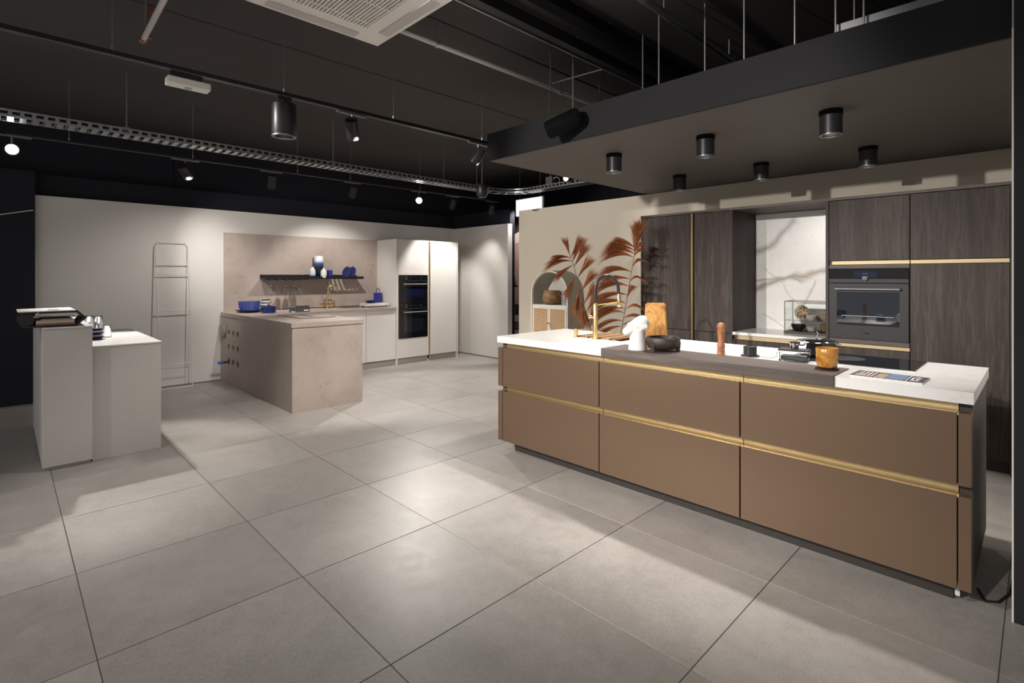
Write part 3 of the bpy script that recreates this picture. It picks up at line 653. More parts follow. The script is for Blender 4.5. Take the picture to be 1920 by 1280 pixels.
MB().lathe([(0, 0), (.078, 0), (.086, .008), (.088, .072), (0, .072)], n=32).build('pot_body', 'blue', t, True, world=False)
MB().lathe([(.091, .0725), (.091, .08), (.06, .09), (0, .094)], n=32).build('lid', 'blue', t, True, world=False)
MB().lathe([(.008, .092), (.008, .102), (.018, .105), (.016, .114), (0, .115)], n=16).build('lid_knob', 'plate_black', t, True, world=False)
for s in (-1, 1): MB().box(-.025*1, .025, s*.087-.012, s*.087+.012, .055, .066, .003).build('lug', 'blue', t, world=False)
t = thing('counter_sign', 'black tabletop sign with white lettering by the hob', 'sign', (-7.02, 2.86, z), rz=-.25)
MB().prism([(-.005, 0), (.05, 0), (.018, .085), (.012, .085)], 'y', -.125, .125).build('wedge', 'charcoal', t, world=False)
def sgn(y0, y1, z0, z1, mt='paper'):
    b = MB(); f = lambda zz: .0505-.032*zz/.085
    b.prism([(f(z0), z0), (f(z0)+.001, z0), (f(z1)+.001, z1), (f(z1), z1)], 'y', y0, y1); b.build('lettering', mt, t, world=False)
sgn(-.115, -.045, .068, .076, 'grey_metal'); sgn(.055, .082, .016, .030); sgn(.088, .112, .016, .030); sgn(-.105, -.08, .004, .012); sgn(-.076, -.055, .004, .010)
# brass tap
t = thing('brass_tap', 'polished brass kitchen tap with square spout at the concrete worktop', 'tap', (-7.55, 3.50, z))
MB().lathe([(.027, 0), (.027, .012), (.019, .014), (.019, .075), (.014, .08), (0, .08)], n=16).build('base', 'brass', t, True, world=False)
MB().tube([(0, 0, .07), (0, .01, .30), (0, .018, .325), (.004, .035, .335), (.015, .12, .335), (.02, .140, .325), (.022, .146, .30), (.022, .146, .24)], .011, 10).build('spout', 'brass', t, True, world=False)
MB().tube([(.014, .0, .30), (.02, .05, .16), (.01, .09, .09)], .008, 8).build('stay', 'brass', t, True, world=False)
MB().cyl((0, -.11, .06), (0, .11, .06), .014, 12).build('crossbar', 'brass', t, True, world=False)
MB().cyl((0, .09, .03), (0, .09, .12), .012, 12).build('lever', 'brass', t, True, world=False)
MB().cyl((0, -.10, .045), (0, -.10, .085), .018, 12).build('knob', 'brass', t, True, world=False)
t = thing('steel_sink', 'inset dark rimmed sink right of the brass tap', 'sink', (-7.42, 3.8, .925))
box('rim', 'concrete_laminate', (-7.66, -7.22, 3.62, 4.06, .9252, .9275), t); box('basin', 'chrome', (-7.63, -7.25, 3.65, 4.03, .9276, .9285), t)
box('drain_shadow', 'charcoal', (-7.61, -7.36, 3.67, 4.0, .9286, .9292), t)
t = thing('marble_tray', 'pale stone tray on small dark feet by the oven tower', 'tray', (-7.42, 4.22, z))
MB().box(-.13, .13, -.19, .19, .015, .06, .004).build('tray_body', 'marble_tray', t, world=False)
for sx in (-.1, .1):
    for sy in (-.15, .15): MB().lathe([(.014, 0), (.017, .015)], (sx, sy, 0), 12).build('foot', 'plate_black', t, True, world=False)
t = MB().lathe([(0, 0), (.05, 0), (.085, .015), (.088, .02), (.05, .012), (0, .012)], n=28, close=False).build('navy_dish', 'blue', None, True); t.location = (-7.40, 4.14, z+.0605)
tag(t, 'lower navy dish on the pale stone tray', 'plate', 'navy dishes on the tray')
t = MB().lathe([(0, 0), (.05, 0), (.085, .017), (.088, .022), (.05, .014), (0, .014)], n=28, close=False).build('navy_dish', 'blue', None, True); t.location = (-7.40, 4.14, z+.081)
tag(t, 'upper navy dish on the pale stone tray', 'plate', 'navy dishes on the tray')
t = thing('cutting_board', 'blue square cutting board with loop handle standing on the stone tray', 'cutting board', (-7.52, 4.335, z+.0605), rz=PI/2)
MB().box(-.075, .075, -.009, .009, 0, .155, .004).build('board', 'cobalt', t, world=False)
MB().tube([(-.03, 0, .15), (-.028, 0, .20), (-.015, 0, .225), (.015, 0, .225), (.028, 0, .20), (.03, 0, .15)], .0055, 8).build('handle', 'blue', t, True, world=False)

# ---------------------------------------------------------------- ladder rack
t = thing('towel_ladder', 'white wire towel ladder leaning against the back wall', 'rack', (-7.6, 1.55, 0))
def lx(z): return -7.752+.009+(1.83-z)/1.83*.11
pts = []
for (ya, yb, s) in ((1.40, 1.36, 0), (1.74, 1.715, 1)):
    pp = [(lx(q), (ya+(yb-ya)*q/1.83), q) for q in (.008, .5, 1.0, 1.5, 1.78)]
    if s == 0: pp.append((lx(1.82), yb+.03, 1.826))
    else: pp.append((lx(1.82), yb-.03, 1.826))
    MB().tube(pp, .0065, 8).build('side_rail', 'steel_white', t, True)
MB().cyl((lx(1.82), 1.388, 1.826), (lx(1.82), 1.687, 1.826), .0065, 8).build('top_bar', 'steel_white', t, True)
for zz in (1.555, 1.425, .98, .30):
    MB().cyl((lx(zz), 1.40-.04*zz/1.83, zz), (lx(zz), 1.74-.025*zz/1.83, zz), .006, 8).build('rung', 'steel_white', t, True)
MB().tube([(lx(0), 1.40, .008), (lx(0)+.03, 1.40, .007), (lx(0)+.03, 1.74, .007), (lx(0), 1.74, .008)], .0065, 8).build('foot_bar', 'steel_white', t, True)

# ---------------------------------------------------------------- podiums left
t = thing('tall_podium', 'tall narrow grey white podium carrying the folder', 'podium', (-5.7, .345, 0))
box('plinth', 'arch_grey', (-6.5, -5.03, .215, .475, 0, .025), t); box('body', 'podium', (-6.55, -5.01, .203, .485, .026, 1.024), t, .002)
box('top_plate', 'podium_glass_top', (-6.55, -5.005, .203, .485, 1.0245, 1.033), t)
t = thing('low_podium', 'lower wide grey white podium with glossy top and dishes', 'podium', (-5.7, .72, 0))
box('body', 'podium', (-6.55, -5.05, .487, .928, 0, .862), t, .002); box('top_plate', 'podium_glass_top', (-6.55, -5.045, .487, .932, .8625, .872), t)
z = 1.0335
t = thing('document_folder', 'open black leather folder lying on the tall podium', 'folder', (-5.22, .27, z))
MB().box(-5.42, -5.05, .10, .40, z, z+.014, .003).build('bottom_cover', 'leather_black', t)
MB().prism([(.40, z+.002), (.455, z+.06), (.40, z+.118), (.39, z+.112), (.435, z+.06), (.39, z+.006)], 'x', -5.42, -5.05).build('spine', 'leather_black', t)
MB().box(-5.42, -5.05, .09, .40, z+.10, z+.116, .003).build('top_cover', 'leather_black', t)
MB().cyl((-5.06, .12, z+.055), (-5.40, .12, z+.055), .044, 16).build('rolled_edge', 'leather_black', t, True)
MB().tube([(-5.046, .17, z+.09), (-5.045, .18, z+.105), (-5.046, .185, z+.11)], .004).build('ring', 'chrome', t, True)
t = thing('paper_block', 'thick cream book held inside the open folder', 'book', (-5.2, .27, z+.015))
box('cover', 'dusk', (-5.38, -5.04, .17, .385, z+.0145, z+.028), t); box('pages', 'book_pages', (-5.38, -5.042, .172, .383, z+.0283, z+.05), t)
tag(MB().box(-5.40, -5.06, .20, .37, z+.0505, z+.058).build('note_pad', 'book_pages'), 'thin cream pad on top of the book inside the folder', 'paper')
t = thing('white_brochure', 'white printed brochure lying on top of the black folder', 'brochure', (-5.2, .23, z+.117))
MB().prism([(.075, z+.117), (.385, z+.117), (.385, z+.124), (.075, z+.120)], 'x', -5.44, -4.99).build('sheets', 'paper', t)
box('print', 'pink', (-5.2, -5.05, .24, .30, z+.1242, z+.1247), t)
z = .8725
for i in range(5):
    t = MB().lathe([(0, 0), (.045, 0), (.066+.002*i, .014), (.068+.002*i, .018), (.045, .010), (0, .008)], n=28, close=False).build('blue_bowl_stack', 'blue' if i % 2 == 0 else 'porcelain', None, True)
    t.name = 'stacked_dish'; t.location = (-5.62, .555, z+i*.0185)
    tag(t, ['navy dish at the bottom of the podium stack', 'white dish second from the bottom of the podium stack', 'navy dish in the middle of the podium stack', 'white dish second from the top of the podium stack', 'navy dish on top of the podium stack'][i], 'plate', 'dish stack on the podium')
def tumbler(x, y, z, lab, h=.105):
    t = MB().lathe([(.032, 0), (.034, .004), (.027, h-.006), (.022, h), (0, h), (0, h-.006), (.021, h-.007), (.031, .0)], n=24, close=False).build('glass_tumbler', 'glass', None, True)
    t.location = (x, y, z); tag(t, lab, 'glass', 'upturned glasses on the podium')
tumbler(-5.75, .655, z, 'upturned clear glass standing alone on the low podium')
tumbler(-5.66, .527, z+.0935, 'upturned clear glass on the dish stack, left one'); tumbler(-5.59, .580, z+.0935, 'upturned clear glass on the dish stack, right one')

# ================================================================== RIGHT KITCHEN: ISLAND
cols = [(-3.035, -2.092), (-2.088, -1.155), (-1.151, -.250)]
labs = ['left brown drawer cabinet of the marble island, under the sink', 'middle brown drawer cabinet of the marble island', 'right brown drawer cabinet of the marble island, under the hob']
for (a, b_), lab in zip(cols, labs):
    t = thing('drawer_cabinet', lab, 'cabinet', ((a+b_)/2, 3.3, 0), 'island drawer cabinets')
    if lab.startswith('left'):
        box('carcass', 'brown_dark', (a, b_, 2.93, 3.66, .085, .66), t)
    else: box('carcass', 'brown_dark', (a, b_, 2.93, 3.66, .085, .868), t)
    box('back_panel', 'brown_lacquer', (a, b_, 3.661, 3.68, .085, .868), t)
    for (z0, z1) in ((.085, .478), (.522, .828)):
        box('drawer_front', 'brown_lacquer', (a+.0015, b_-.0015, 2.87, 2.892, z0, z1), t, .0012)
    for (z0, z1) in ((.478, .522), (.828, .869)):
        g = MB().prism([(2.929, z0-.02), (2.929, z1), (2.905, z1), (2.905, z1-.004), (2.921, z1-.006), (2.921, z0-.012), (2.899, z0-.014), (2.899, z0-.02)], 'x', a, b_)
        g.build('brass_channel', 'brass_satin', t)
for x0, x1, lab in ((-3.088, -3.038, 'narrow brown end panel at the left end of the island'), (-.247, -.205, 'narrow brown end panel at the right end of the island')):
    t = thing('end_panel', lab, 'panel', ((x0+x1)/2, 3.27, .085), 'island end panels')
    for z0, z1 in ((.085, .478), (.522, .828)): box('panel_front', 'brown_lacquer', (x0, x1, 2.87, 2.925, z0, z1), t, .0012)
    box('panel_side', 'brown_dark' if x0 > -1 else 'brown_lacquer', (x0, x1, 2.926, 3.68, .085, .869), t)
tag(box('island_plinth', 'plinth_dark', (-2.98, -.27, 2.955, 3.62, 0, .084)), 'dark recessed plinth under the marble island', 'plinth')
box_ = thing('plinth_light', 'white plug tab at the island plinth corner by the dark end wall', 'bracket', (-.255, 2.94, 0))
box('tab', 'porcelain', (-.263, -.247, 2.93, 2.944, .03, .084), box_)
# marble worktop with notch and sink cut-out
SX0, SX1, SY0, SY1 = -2.61, -2.19, 3.29, 3.65
t = wt = thing('marble_worktop', 'white veined marble worktop of the island', 'worktop', (-1.6, 3.3, .87))
mb = MB(); XL, XR, YF, YB = -3.09, -.197, 2.862, 3.72; NX0, NX1, NY = -2.062, -.70, 3.14
ps = [(XL, SX0, YF, YB), (SX0, SX1, YF, SY0), (SX0, SX1, SY1, YB), (SX1, NX0, YF, YB), (NX0, NX1, NY, YB), (NX1, XR, YF, YB)]
for d in ps: mb.box(*d, .870, .92)
mb.build('slab', 'marble_top', t)
tag(MB().box(NX0+.001, NX1-.001, YF-.012, NY-.001, .870, .924, .0015).build('wooden_bar', 'dark_oak_h'), 'dark oak bar inset along the front of the marble worktop', 'board')
t = thing('brass_sink', 'brass undermount sink in the marble island', 'sink', (-2.4, 3.47, .7))
mb = MB()
mb.box(SX0, SX1, SY0, SY1, .70, .705); mb.box(SX0+.001, SX0+.006, SY0, SY1, .705, .912); mb.box(SX1-.006, SX1-.001, SY0, SY1, .705, .912)
mb.box(SX0+.006, SX1-.006, SY0+.001, SY0+.006, .705, .912); mb.box(SX0+.006, SX1-.006, SY1-.006, SY1-.001, .705, .912)
mb.build('basin', 'brass', t)
t = thing('sink_grid', 'slatted wooden drainer mat laid across the brass sink', 'drainer', (-2.42, 3.47, .921))
for i in range(14): box('slat', 'bowl_wood' if i % 4 == 0 else 'pot_wood', (SX0+.01+i*.0255, SX0+.031+i*.0255, SY0-.012, SY1+.012, .9215, .931), t, .001)
# faucet
t = thing('island_faucet', 'brass column tap with black flexible hose arch', 'tap', (-2.40, 3.25, .9205))
MB().lathe([(.024, 0), (.024, .003), (.0195, .004), (.0195, .255), (.0185, .258), (.0185, .275), (.012, .28), (0, .28)], n=20).build('column', 'brass', t, True, world=False)
R = .088; dx, dy = .70, .714
arc = [(0, 0, .275), (0, 0, .32), (0, 0, .385)]+[((R-R*math.cos(a))*dx, (R-R*math.cos(a))*dy, .385+R*math.sin(a)*1.15) for a in [PI*k/14 for k in range(1, 15)]]+[(2*R*dx, 2*R*dy, .36), (2*R*dx*1.02, 2*R*dy*1.02, .345)]
MB().tube(arc, .0125, 10).build('hose', 'black_metal', t, True, world=False)
hx, hy = 2*R*dx*1.02, 2*R*dy*1.02
MB().lathe([(.013, 0), (.0155, .004), (.0155, .085), (.013, .09), (.0125, .10), (0, .10)], (hx, hy, .248), 16).build('spray_head', 'brass', t, True, world=False)
MB().cyl((0, 0, .262), (hx, hy, .285), .005, 8).build('holder_arm', 'brass', t, True, world=False)
MB().cyl((-dx*.016, -dy*.016, .172), (-dx*.052, -dy*.052, .172), .0105, 12).build('valve', 'brass', t, True, world=False)
MB().cyl((-dx*.048, -dy*.048, .155), (-dx*.048, -dy*.048, .20), .005, 8).build('lever', 'brass', t, True, world=False)
t = thing('soap_dispenser', 'short brass soap dispenser left of the island tap', 'dispenser', (-2.60, 3.262, .9205))
MB().lathe([(.019, 0), (.019, .002), (.0145, .003), (.0145, .066), (0, .066)], n=16).build('barrel', 'brass', t, True, world=False)
MB().cyl((.0, .0, .058), (.05, .055, .062), .004, 8).build('nozzle', 'brass', t, True, world=False)
# hob
t = thing('island_hob', 'black glass induction hob with vent in the marble island', 'hob', (-.75, 3.49, .92))
box('frame', 'chrome', (-1.065, -.449, 3.275, 3.70, .9202, .9225), t); box('glass', 'black_gloss', (-1.062, -.452, 3.278, 3.697, .9226, .9265), t)
MB().lathe([(.10, 0), (.10, .002), (.085, .0025), (0, .001)], (-.80, 3.49, .9266), 32).build('vent_cover', 'black_metal', t, True)
# head sculpture
t = thing('head_sculpture', 'white ceramic tilted head sculpture on the oak bar', 'sculpture', (-1.845, 2.955, .9245), rz=.795)
mb = MB(); mb.lathe([(0, 0), (.060, 0), (.060, .005), (.053, .05), (.049, .10), (.05, .135), (0, .14)], n=28)
A0 = Vector((-.093, 0, .104)); ang = math.radians(31); TM = Matrix.Translation(A0) @ Matrix.Rotation(PI/2-ang, 4, 'Y')
b = MB(); b.lathe([(0, 0), (.018, .004), (.027, .02), (.035, .05), (.043, .09), (.048, .13), (.046, .155), (.034, .178), (.016, .188), (0, .19)], n=28, mx=TM, close=False)
mb.add(b.bm)
def slab(cx, cy, cz, lx_, ly_, lz_, a_=ang):
    q = bmesh.new(); bmesh.ops.create_cube(q, size=1); q.transform(Matrix.Translation((cx, cy, cz)) @ Matrix.Rotation(-a_, 4, 'Y') @ Matrix.Diagonal((lx_, ly_, lz_, 1))); mb.add(q)
slab(-.026, 0, .178, .082, .020, .030); slab(-.016, -.030, .168, .080, .014, .016, ang+.05); slab(-.016, .030, .168, .080, .014, .016, ang+.05)
for s in (-1, 1): slab(.030, s*.046, .150, .046, .020, .020, .36)
o = mb.build('figure', 'porcelain', t, True, world=False)
r_ = o.modifiers.new('remesh', 'REMESH'); r_.mode = 'VOXEL'; r_.voxel_size = .0028; r_.use_smooth_shade = True
s_ = o.modifiers.new('smooth', 'SMOOTH'); s_.iterations = 3; s_.factor = .5
q = bmesh.new(); bmesh.ops.create_cube(q, size=1); q.transform(Matrix.Translation((.033, -.0545, .139)) @ Matrix.Rotation(-.36, 4, 'Y') @ Matrix.Diagonal((.036, .006, .010, 1)))
MB().add(q).build('ear_slot', 'grey_disc', t, world=False)
# olive wood board
t = thing('wood_block', 'tall tapered honey coloured wooden block behind the sculpture', 'cutting board', (-1.86, 3.205, .9205), rz=.6)
mb = MB(); b = bmesh.new(); bmesh.ops.create_cube(b, size=1)
for q in b.verts:
    wx = .083 if q.co.z < 0 else .066; q.co = Vector((math.copysign(wx, q.co.x), math.copysign(.022 if q.co.z < 0 else .016, q.co.y), 0 if q.co.z < 0 else .30))
bmesh.ops.bevel(b, geom=list(b.edges), offset=.008, segments=2, affect='EDGES'); mb.add(b)
mb.build('block', 'olive_wood', t, True, world=False); t['category'] = 'cutting board'
# dark bowl on legs
t = thing('wooden_bowl', 'dark brown wooden bowl on three short legs', 'bowl', (-1.705, 3.03, .9245))
MB().lathe([(0, .018), (.085, .018), (.100, .030), (.106, .05), (.107, .085), (.103, .090), (.094, .088), (.090, .06), (.06, .045), (0, .042)], n=14, close=False).build('bowl_body', 'bowl_wood', t, True, world=False)
for a in (-1.75, .35, 2.44): MB().lathe([(.0, 0), (.013, 0), (.020, .06), (0, .065)], (.092*math.cos(a), .092*math.sin(a), 0), 8).build('leg', 'bowl_wood', t, True, world=False)
# pepper mill
t = thing('pepper_mill', 'turned wooden pepper mill standing on the marble', 'pepper mill', (-1.393, 3.18, .9205))
MB().lathe([(0, 0), (.0235, 0), (.0235, .018), (.021, .020), (.0235, .024), (.0235, .032), (.0205, .035), (.024, .045), (.024, .055), (.019, .07), (.018, .095), (.0205, .125), (.0235, .14), (.021, .143), (0, .143)], n=24).build('body', 'mill_wood', t, True, world=False)
MB().lathe([(0, .1435), (.022, .1435), (.0235, .152), (.020, .156), (.0245, .168), (.0245, .178), (.019, .19), (.008, .1945), (0, .195)], n=24).build('cap', 'mill_wood', t, True, world=False)
MB().lathe([(.004, .195), (.005, .2), (0, .205)], n=12).build('finial', 'chrome', t, True, world=False)
# pop up socket
t = thing('popup_socket', 'black round pop up socket in the marble worktop', 'socket', (-1.235, 3.225, .9205))
MB().lathe([(.053, 0), (.053, .004), (.050, .006), (0, .006)], n=32).build('flange', 'black_metal', t, True, world=False)
MB().lathe([(.038, .0062), (.038, .058), (.036, .060), (0, .060)], n=32).build('tower', 'charcoal', t, True, world=False)
tag(MB().tube([(-1.197, 3.24, .93), (-1.16, 3.22, .926), (-1.11, 3.21, .925), (-1.075, 3.21, .94), (-1.09, 3.24, .95), (-1.085, 3.245, .96)], .0035).build('charging_cable', 'cable_grey', None, True), 'thin grey cable from the pop up socket to the glass box', 'cable')
# glass box with lid
t = thing('glass_container', 'rectangular clear glass container with dark lid', 'container', (-.99, 3.23, .9205), rz=.15)
mb = MB()
for d in ((-.068, .068, -.045, .045, 0, .006), (-.072, -.068, -.047, .047, 0, .058), (.068, .072, -.047, .047, 0, .058), (-.068, .068, -.047, -.043, 0, .058), (-.068, .068, .043, .047, 0, .058)): mb.box(*d)
mb.build('glass_body', 'pane', t, world=False)
MB().box(-.066, .066, -.041, .041, .0065, .03, .004).build('contents', 'brochure_dark', t, world=False)
MB().box(-.079, .079, -.053, .053, .0585, .068, .004).build('lid', 'black_metal', t, world=False)
MB().box(-.076, .076, -.05, .05, .054, .0582).build('seal', 'steel_white', t, world=False)
t = thing('steel_cup', 'small steel espresso cup standing on the dark lid', 'cup', (-.99, 3.23, .989))
MB().lathe([(0, 0), (.019, 0), (.022, .006), (.024, .04), (.021, .04), (.019, .01), (0, .008)], n=20, close=False).build('cup_body', 'chrome', t, True, world=False)
MB().lathe([(.0245, .032), (.0245, .041), (.02, .041)], n=20, close=False).build('rim_band', 'black_metal', t, True, world=False)
# steel pot
t = thing('steel_pot', 'polished steel saucepan with glass lid on the hob', 'pot', (-.955, 3.52, .9275))
MB().lathe([(0, 0), (.085, 0), (.095, .01), (.100, .075), (.104, .08), (.098, .08), (.093, .012), (0, .008)], n=36, close=False).build('pot_body', 'chrome', t, True, world=False)
MB().lathe([(.106, .081), (.106, .086), (.07, .096), (0, .102)], n=36).build('lid', 'black_gloss', t, True, world=False)
MB().lathe([(.108, .080), (.109, .086), (.104, .088), (.104, .081)], n=36, close=False).build('lid_ring', 'chrome', t, True, world=False)
MB().tube([(0, 0, .10), (0, 0, .12), (.005, .004, .132), (0, 0, .14), (-.004, -.003, .132)], .005).build('lid_knob', 'chrome', t, True, world=False)
for a in (.8, .8+PI):
    c_, s_ = math.cos(a), math.sin(a)
    MB().tube([(.098*c_-.03*s_, .098*s_+.03*c_, .062), (.125*c_-.03*s_, .125*s_+.03*c_, .066), (.13*c_, .13*s_, .067), (.125*c_+.03*s_, .125*s_-.03*c_, .066), (.098*c_+.03*s_, .098*s_-.03*c_, .062)], .005).build('handle', 'chrome', t, True, world=False)
# amber votive on dark saucer
tag(MB().lathe([(0, 0), (.05, 0), (.054, .002), (.05, .004), (0, .004)], n=32).build('coaster', 'plate_black', None, True), 'dark round coaster under the amber glass', 'coaster')
bpy.data.objects['coaster'].location = (-.781, 3.055, .9245)
t = MB().lathe([(0, 0), (.034, 0), (.044, .006), (.050, .03), (.052, .10), (.050, .103), (.047, .10), (.045, .03), (.036, .012), (0, .01)], n=36, close=False).build('amber_votive', 'amber_glass', None, True)
t.location = (-.781, 3.055, .929); tag(t, 'mottled amber glass tumbler on the end of the oak bar', 'glass')
# brochure
t = thing('island_brochure', 'grey and blue landscape brochure lying on the marble', 'brochure', (-.51, 3.00, .9205), rz=-.03)
MB().box(-.14, .14, -.075, .095, 0, .006).build('pages', 'paper', t, world=False)
MB().box(-.141, .141, -.076, .096, .0062, .0072).build('cover', 'brochure_dark', t, world=False)
MB().box(-.125, -.055, -.05, .07, .0073, .0076).build('printed_text', 'rose_white', t, world=False)
for i in range(4): MB().box(-.122+i*.017, -.113+i*.017, -.04, .08, .0077, .0079).build('printed_text', 'brochure_dark', t, world=False)
MB().box(-.045, -.005, -.07, .06, .0073, .0076).build('printed_photo', 'brochure_tan', t, world=False)
MB().box(-.002, .068, -.065, .085, .0073, .0076).build('printed_photo', 'brochure_blue', t, world=False)
MB().box(.074, .078, -.07, .088, .0073, .0076).build('printed_line', 'paper', t, world=False)
for d in ((.088, .118, .045, .06), (.088, .118, -.04, -.025), (.088, .095, -.03, .055), (.104, .118, .0, .018)): MB().box(*d, .0073, .0076).build('printed_logo', 'paper', t, world=False)
# cable on floor at right end
tag(MB().tube([(-.20, 3.10, .012), (-.17, 3.02, .006), (-.13, 3.05, .006), (-.10, 3.16, .006), (-.09, 3.4, .006)], .005).build('floor_cable', 'cable_dark', None, True), 'black cable on the floor between island and dark end wall', 'cable')

# ================================================================== RIGHT KITCHEN: TALL OAK WALL
YD = 5.05; YW = 5.648; ZT = 2.045
def unit(name, lab, x0, x1, pieces, carc=True):
    t = thing(name, lab, 'cabinet', ((x0+x1)/2, 5.35, 0), 'dark oak tall cabinets')
    if carc: box('carcass', 'plinth_dark', (x0, x1, YD+.022, YW, .10, ZT), t)
    box('plinth', 'plinth_dark', (x0, x1, YD+.05, YD+.065, 0, .099), t)
    for nm, mt, a, b_, z0, z1, dy in pieces: box(nm, mt, (a, b_, YD+dy, YD+.021, z0, z1), t, .001)
    return t
t = unit('oak_wardrobe', 'dark oak tall cabinet behind the rust plumes', -3.088, -2.535, [('upper_door', 'dark_oak', -3.086, -2.537, .853, ZT-.004, 0), ('lower_door', 'dark_oak', -3.086, -2.537, .10, .848, 0)])
box('side_panel', 'dark_oak', (-3.11, -3.0885, YD-.005, YW, 0, 2.07), t); box('brass_profile', 'bronze', (-2.533, -2.508, YD+.008, YD+.022, .10, ZT), t)
t = unit('oak_wardrobe', 'dark oak tall cabinet left of the marble niche', -2.507, -2.122, [('upper_door', 'dark_oak', -2.488, -2.124, .853, ZT-.004, 0), ('lower_door', 'dark_oak', -2.488, -2.124, .10, .848, 0), ('shadow_gap', 'black_matt', -2.506, -2.489, .10, ZT, .015)])
box('side_panel', 'dark_oak', (-2.1215, -2.10, YD-.005, YW, .10, 2.046), t)
t = thing('oak_sideboard', 'dark oak base cabinet with marble top inside the niche', 'cabinet', (-1.69, 5.35, 0), 'dark oak tall cabinets')
box('carcass', 'plinth_dark', (-2.0985, -1.302, YD+.03, YW-.02, .10, .838), t); box('plinth', 'plinth_dark', (-2.0985, -1.302, YD+.05, YD+.065, 0, .099), t)
box('drawer_front', 'dark_oak', (-2.0975, -1.303, YD, YD+.021, .10, .795), t, .001)
box('brass_channel', 'gold_pale', (-2.06, -1.303, YD+.006, YD+.0295, .799, .836), t)
tag(box('niche_worktop', 'marble_top', (-2.0985, -1.302, YD-.005, YW-.014, .84, .868), None, .001), 'small white marble worktop inside the oak niche', 'worktop')
tag(box('niche_splashback', 'marble_wall', (-2.0985, -1.302, YW-.013, YW, .84, 2.045)), 'veined marble splashback at the back of the oak niche', 'panel')
tag(box('oak_crown_panel', 'dark_oak_h', (-3.088, -.135, YD-.005, YW, 2.047, 2.07)), 'dark oak top board capping the whole cabinet wall', 'panel')
t = unit('oven_cabinet', 'dark oak cabinet holding the single built in oven', -1.277, -.722, [
    ('upper_door', 'dark_oak', -1.275, -.724, 1.535, ZT-.004, 0), ('brass_channel', 'gold_pale', -1.255, -.723, 1.502, 1.531, .006), ('strip', 'dark_oak_h', -1.275, -.724, 1.468, 1.50, 0),
    ('strip', 'dark_oak_h', -1.275, -.724, .845, .882, 0), ('brass_channel', 'gold_pale', -1.250, -.723, .815, .842, .006), ('lower_door', 'dark_oak', -1.275, -.724, .10, .812, 0)])
box('side_panel', 'dark_oak', (-1.3005, -1.2785, YD-.005, YW, .10, 2.046), t)
t = unit('oak_wardrobe', 'dark oak tall cabinet right of the oven beside the end wall', -.720, -.157, [
    ('upper_door', 'dark_oak', -.718, -.159, 1.535, ZT-.004, 0), ('brass_channel', 'gold_pale', -.718, -.159, 1.502, 1.531, .006), ('lower_door', 'dark_oak', -.718, -.159, .10, 1.498, 0)])
box('side_panel', 'dark_oak', (-.156, -.135, YD-.005, YW, 0, 2.046), t)
# oven
t = thing('black_oven', 'black built in oven with dark window in the oak wall', 'oven', (-1.0, YD, .885))
xa, xb = -1.272, -.726
box('door', 'oven_grey', (xa, xb, YD-.012, YD+.02, .886, 1.345), t, .001)
box('control_panel', 'oven_grey', (xa, xb, YD-.012, YD+.02, 1.35, 1.383), t, .001)
box('control_glass', 'black_gloss', (xa, xb, YD-.012, YD+.02, 1.3835, 1.464), t, .001)
box('display', 'screen_blue', (-1.09, -.935, YD-.0128, YD-.0121, 1.395, 1.445), t)
box('window', 'oven_glass', (-1.215, -.785, YD-.0128, YD-.0121, 1.0, 1.275), t)
box('rack', 'grey_metal', (-1.18, -.82, YD-.0134, YD-.0129, 1.075, 1.078), t)
mx = Matrix.Translation((-1.012, YD-.0122, 1.385)) @ Matrix.Rotation(PI/2, 4, 'X')
MB().lathe([(.022, 0), (.022, .004), (.019, .018), (0, .019)], mx=mx, n=24).build('dial', 'black_metal', t, True)
for (x, z) in ((-1.022, 1.425), (-1.002, 1.425), (-1.03, 1.40), (-.995, 1.40)): box('marking', 'cable_grey', (x-.004, x+.004, YD-.0135, YD-.0129, z-.002, z+.002), t)
box('handle', 'grey_dark', (-1.225, -.775, YD-.045, YD-.035, 1.292, 1.306), t, .002)
for x in (-1.215, -.79): box('handle_post', 'black_metal', (x-.012, x+.012, YD-.035, YD-.0125, 1.288, 1.308), t)
for i in range(5): box('logo_letter', 'black_matt', (-1.025+i*.009, -1.019+i*.009, YD-.0128, YD-.0121, .935, .943), t)
# glass showcase in the niche
z = .8685
t = thing('glass_showcase', 'thin framed glass showcase with dishes standing in the niche', 'display case', (-1.52, 5.38, z))
x0, x1, y0, y1, zh = -1.70, -1.318, 5.27, 5.50, z+.298
box('base', 'bowl_wood', (x0-.006, x1+.006, y0-.006, y1+.006, z, z+.022), t)
for x in (x0, x1):
    for y in (y0, y1): box('post', 'stem', (x-.003, x+.003, y-.003, y+.003, z+.0225, zh), t)
for d in ((x0, x1, y0-.003, y0+.003), (x0, x1, y1-.003, y1+.003), (x0-.003, x0+.003, y0, y1), (x1-.003, x1+.003, y0, y1)): box('top_rail', 'stem', (*d, zh, zh+.006), t)
box('glass_pane', 'pane', (x0+.004, x1-.004, y0-.001, y0+.001, z+.024, zh), t); box('glass_pane', 'pane', (x0-.001, x0+.001, y0+.004, y1-.004, z+.024, zh), t)
box('glass_shelf', 'pane', (x0+.004, x1-.004, y0+.01, y1-.01, z+.122, z+.126), t)
def on(o, loc, lab, cat, g=None): o.location = loc; return tag(o, lab, cat, g)
mx = Matrix.Rotation(PI/2-.2, 4, 'X')
on(MB().lathe([(0, 0), (.02, 0), (.06, .008), (.064, .012), (.03, .006), (0, .006)], (0, 0, .066), 30, mx, close=False).build('patterned_plate', 'patina_gold', None, True), (-1.60, 5.44, z+.1265), 'brown and gold patterned plate leaning on the showcase shelf', 'plate')
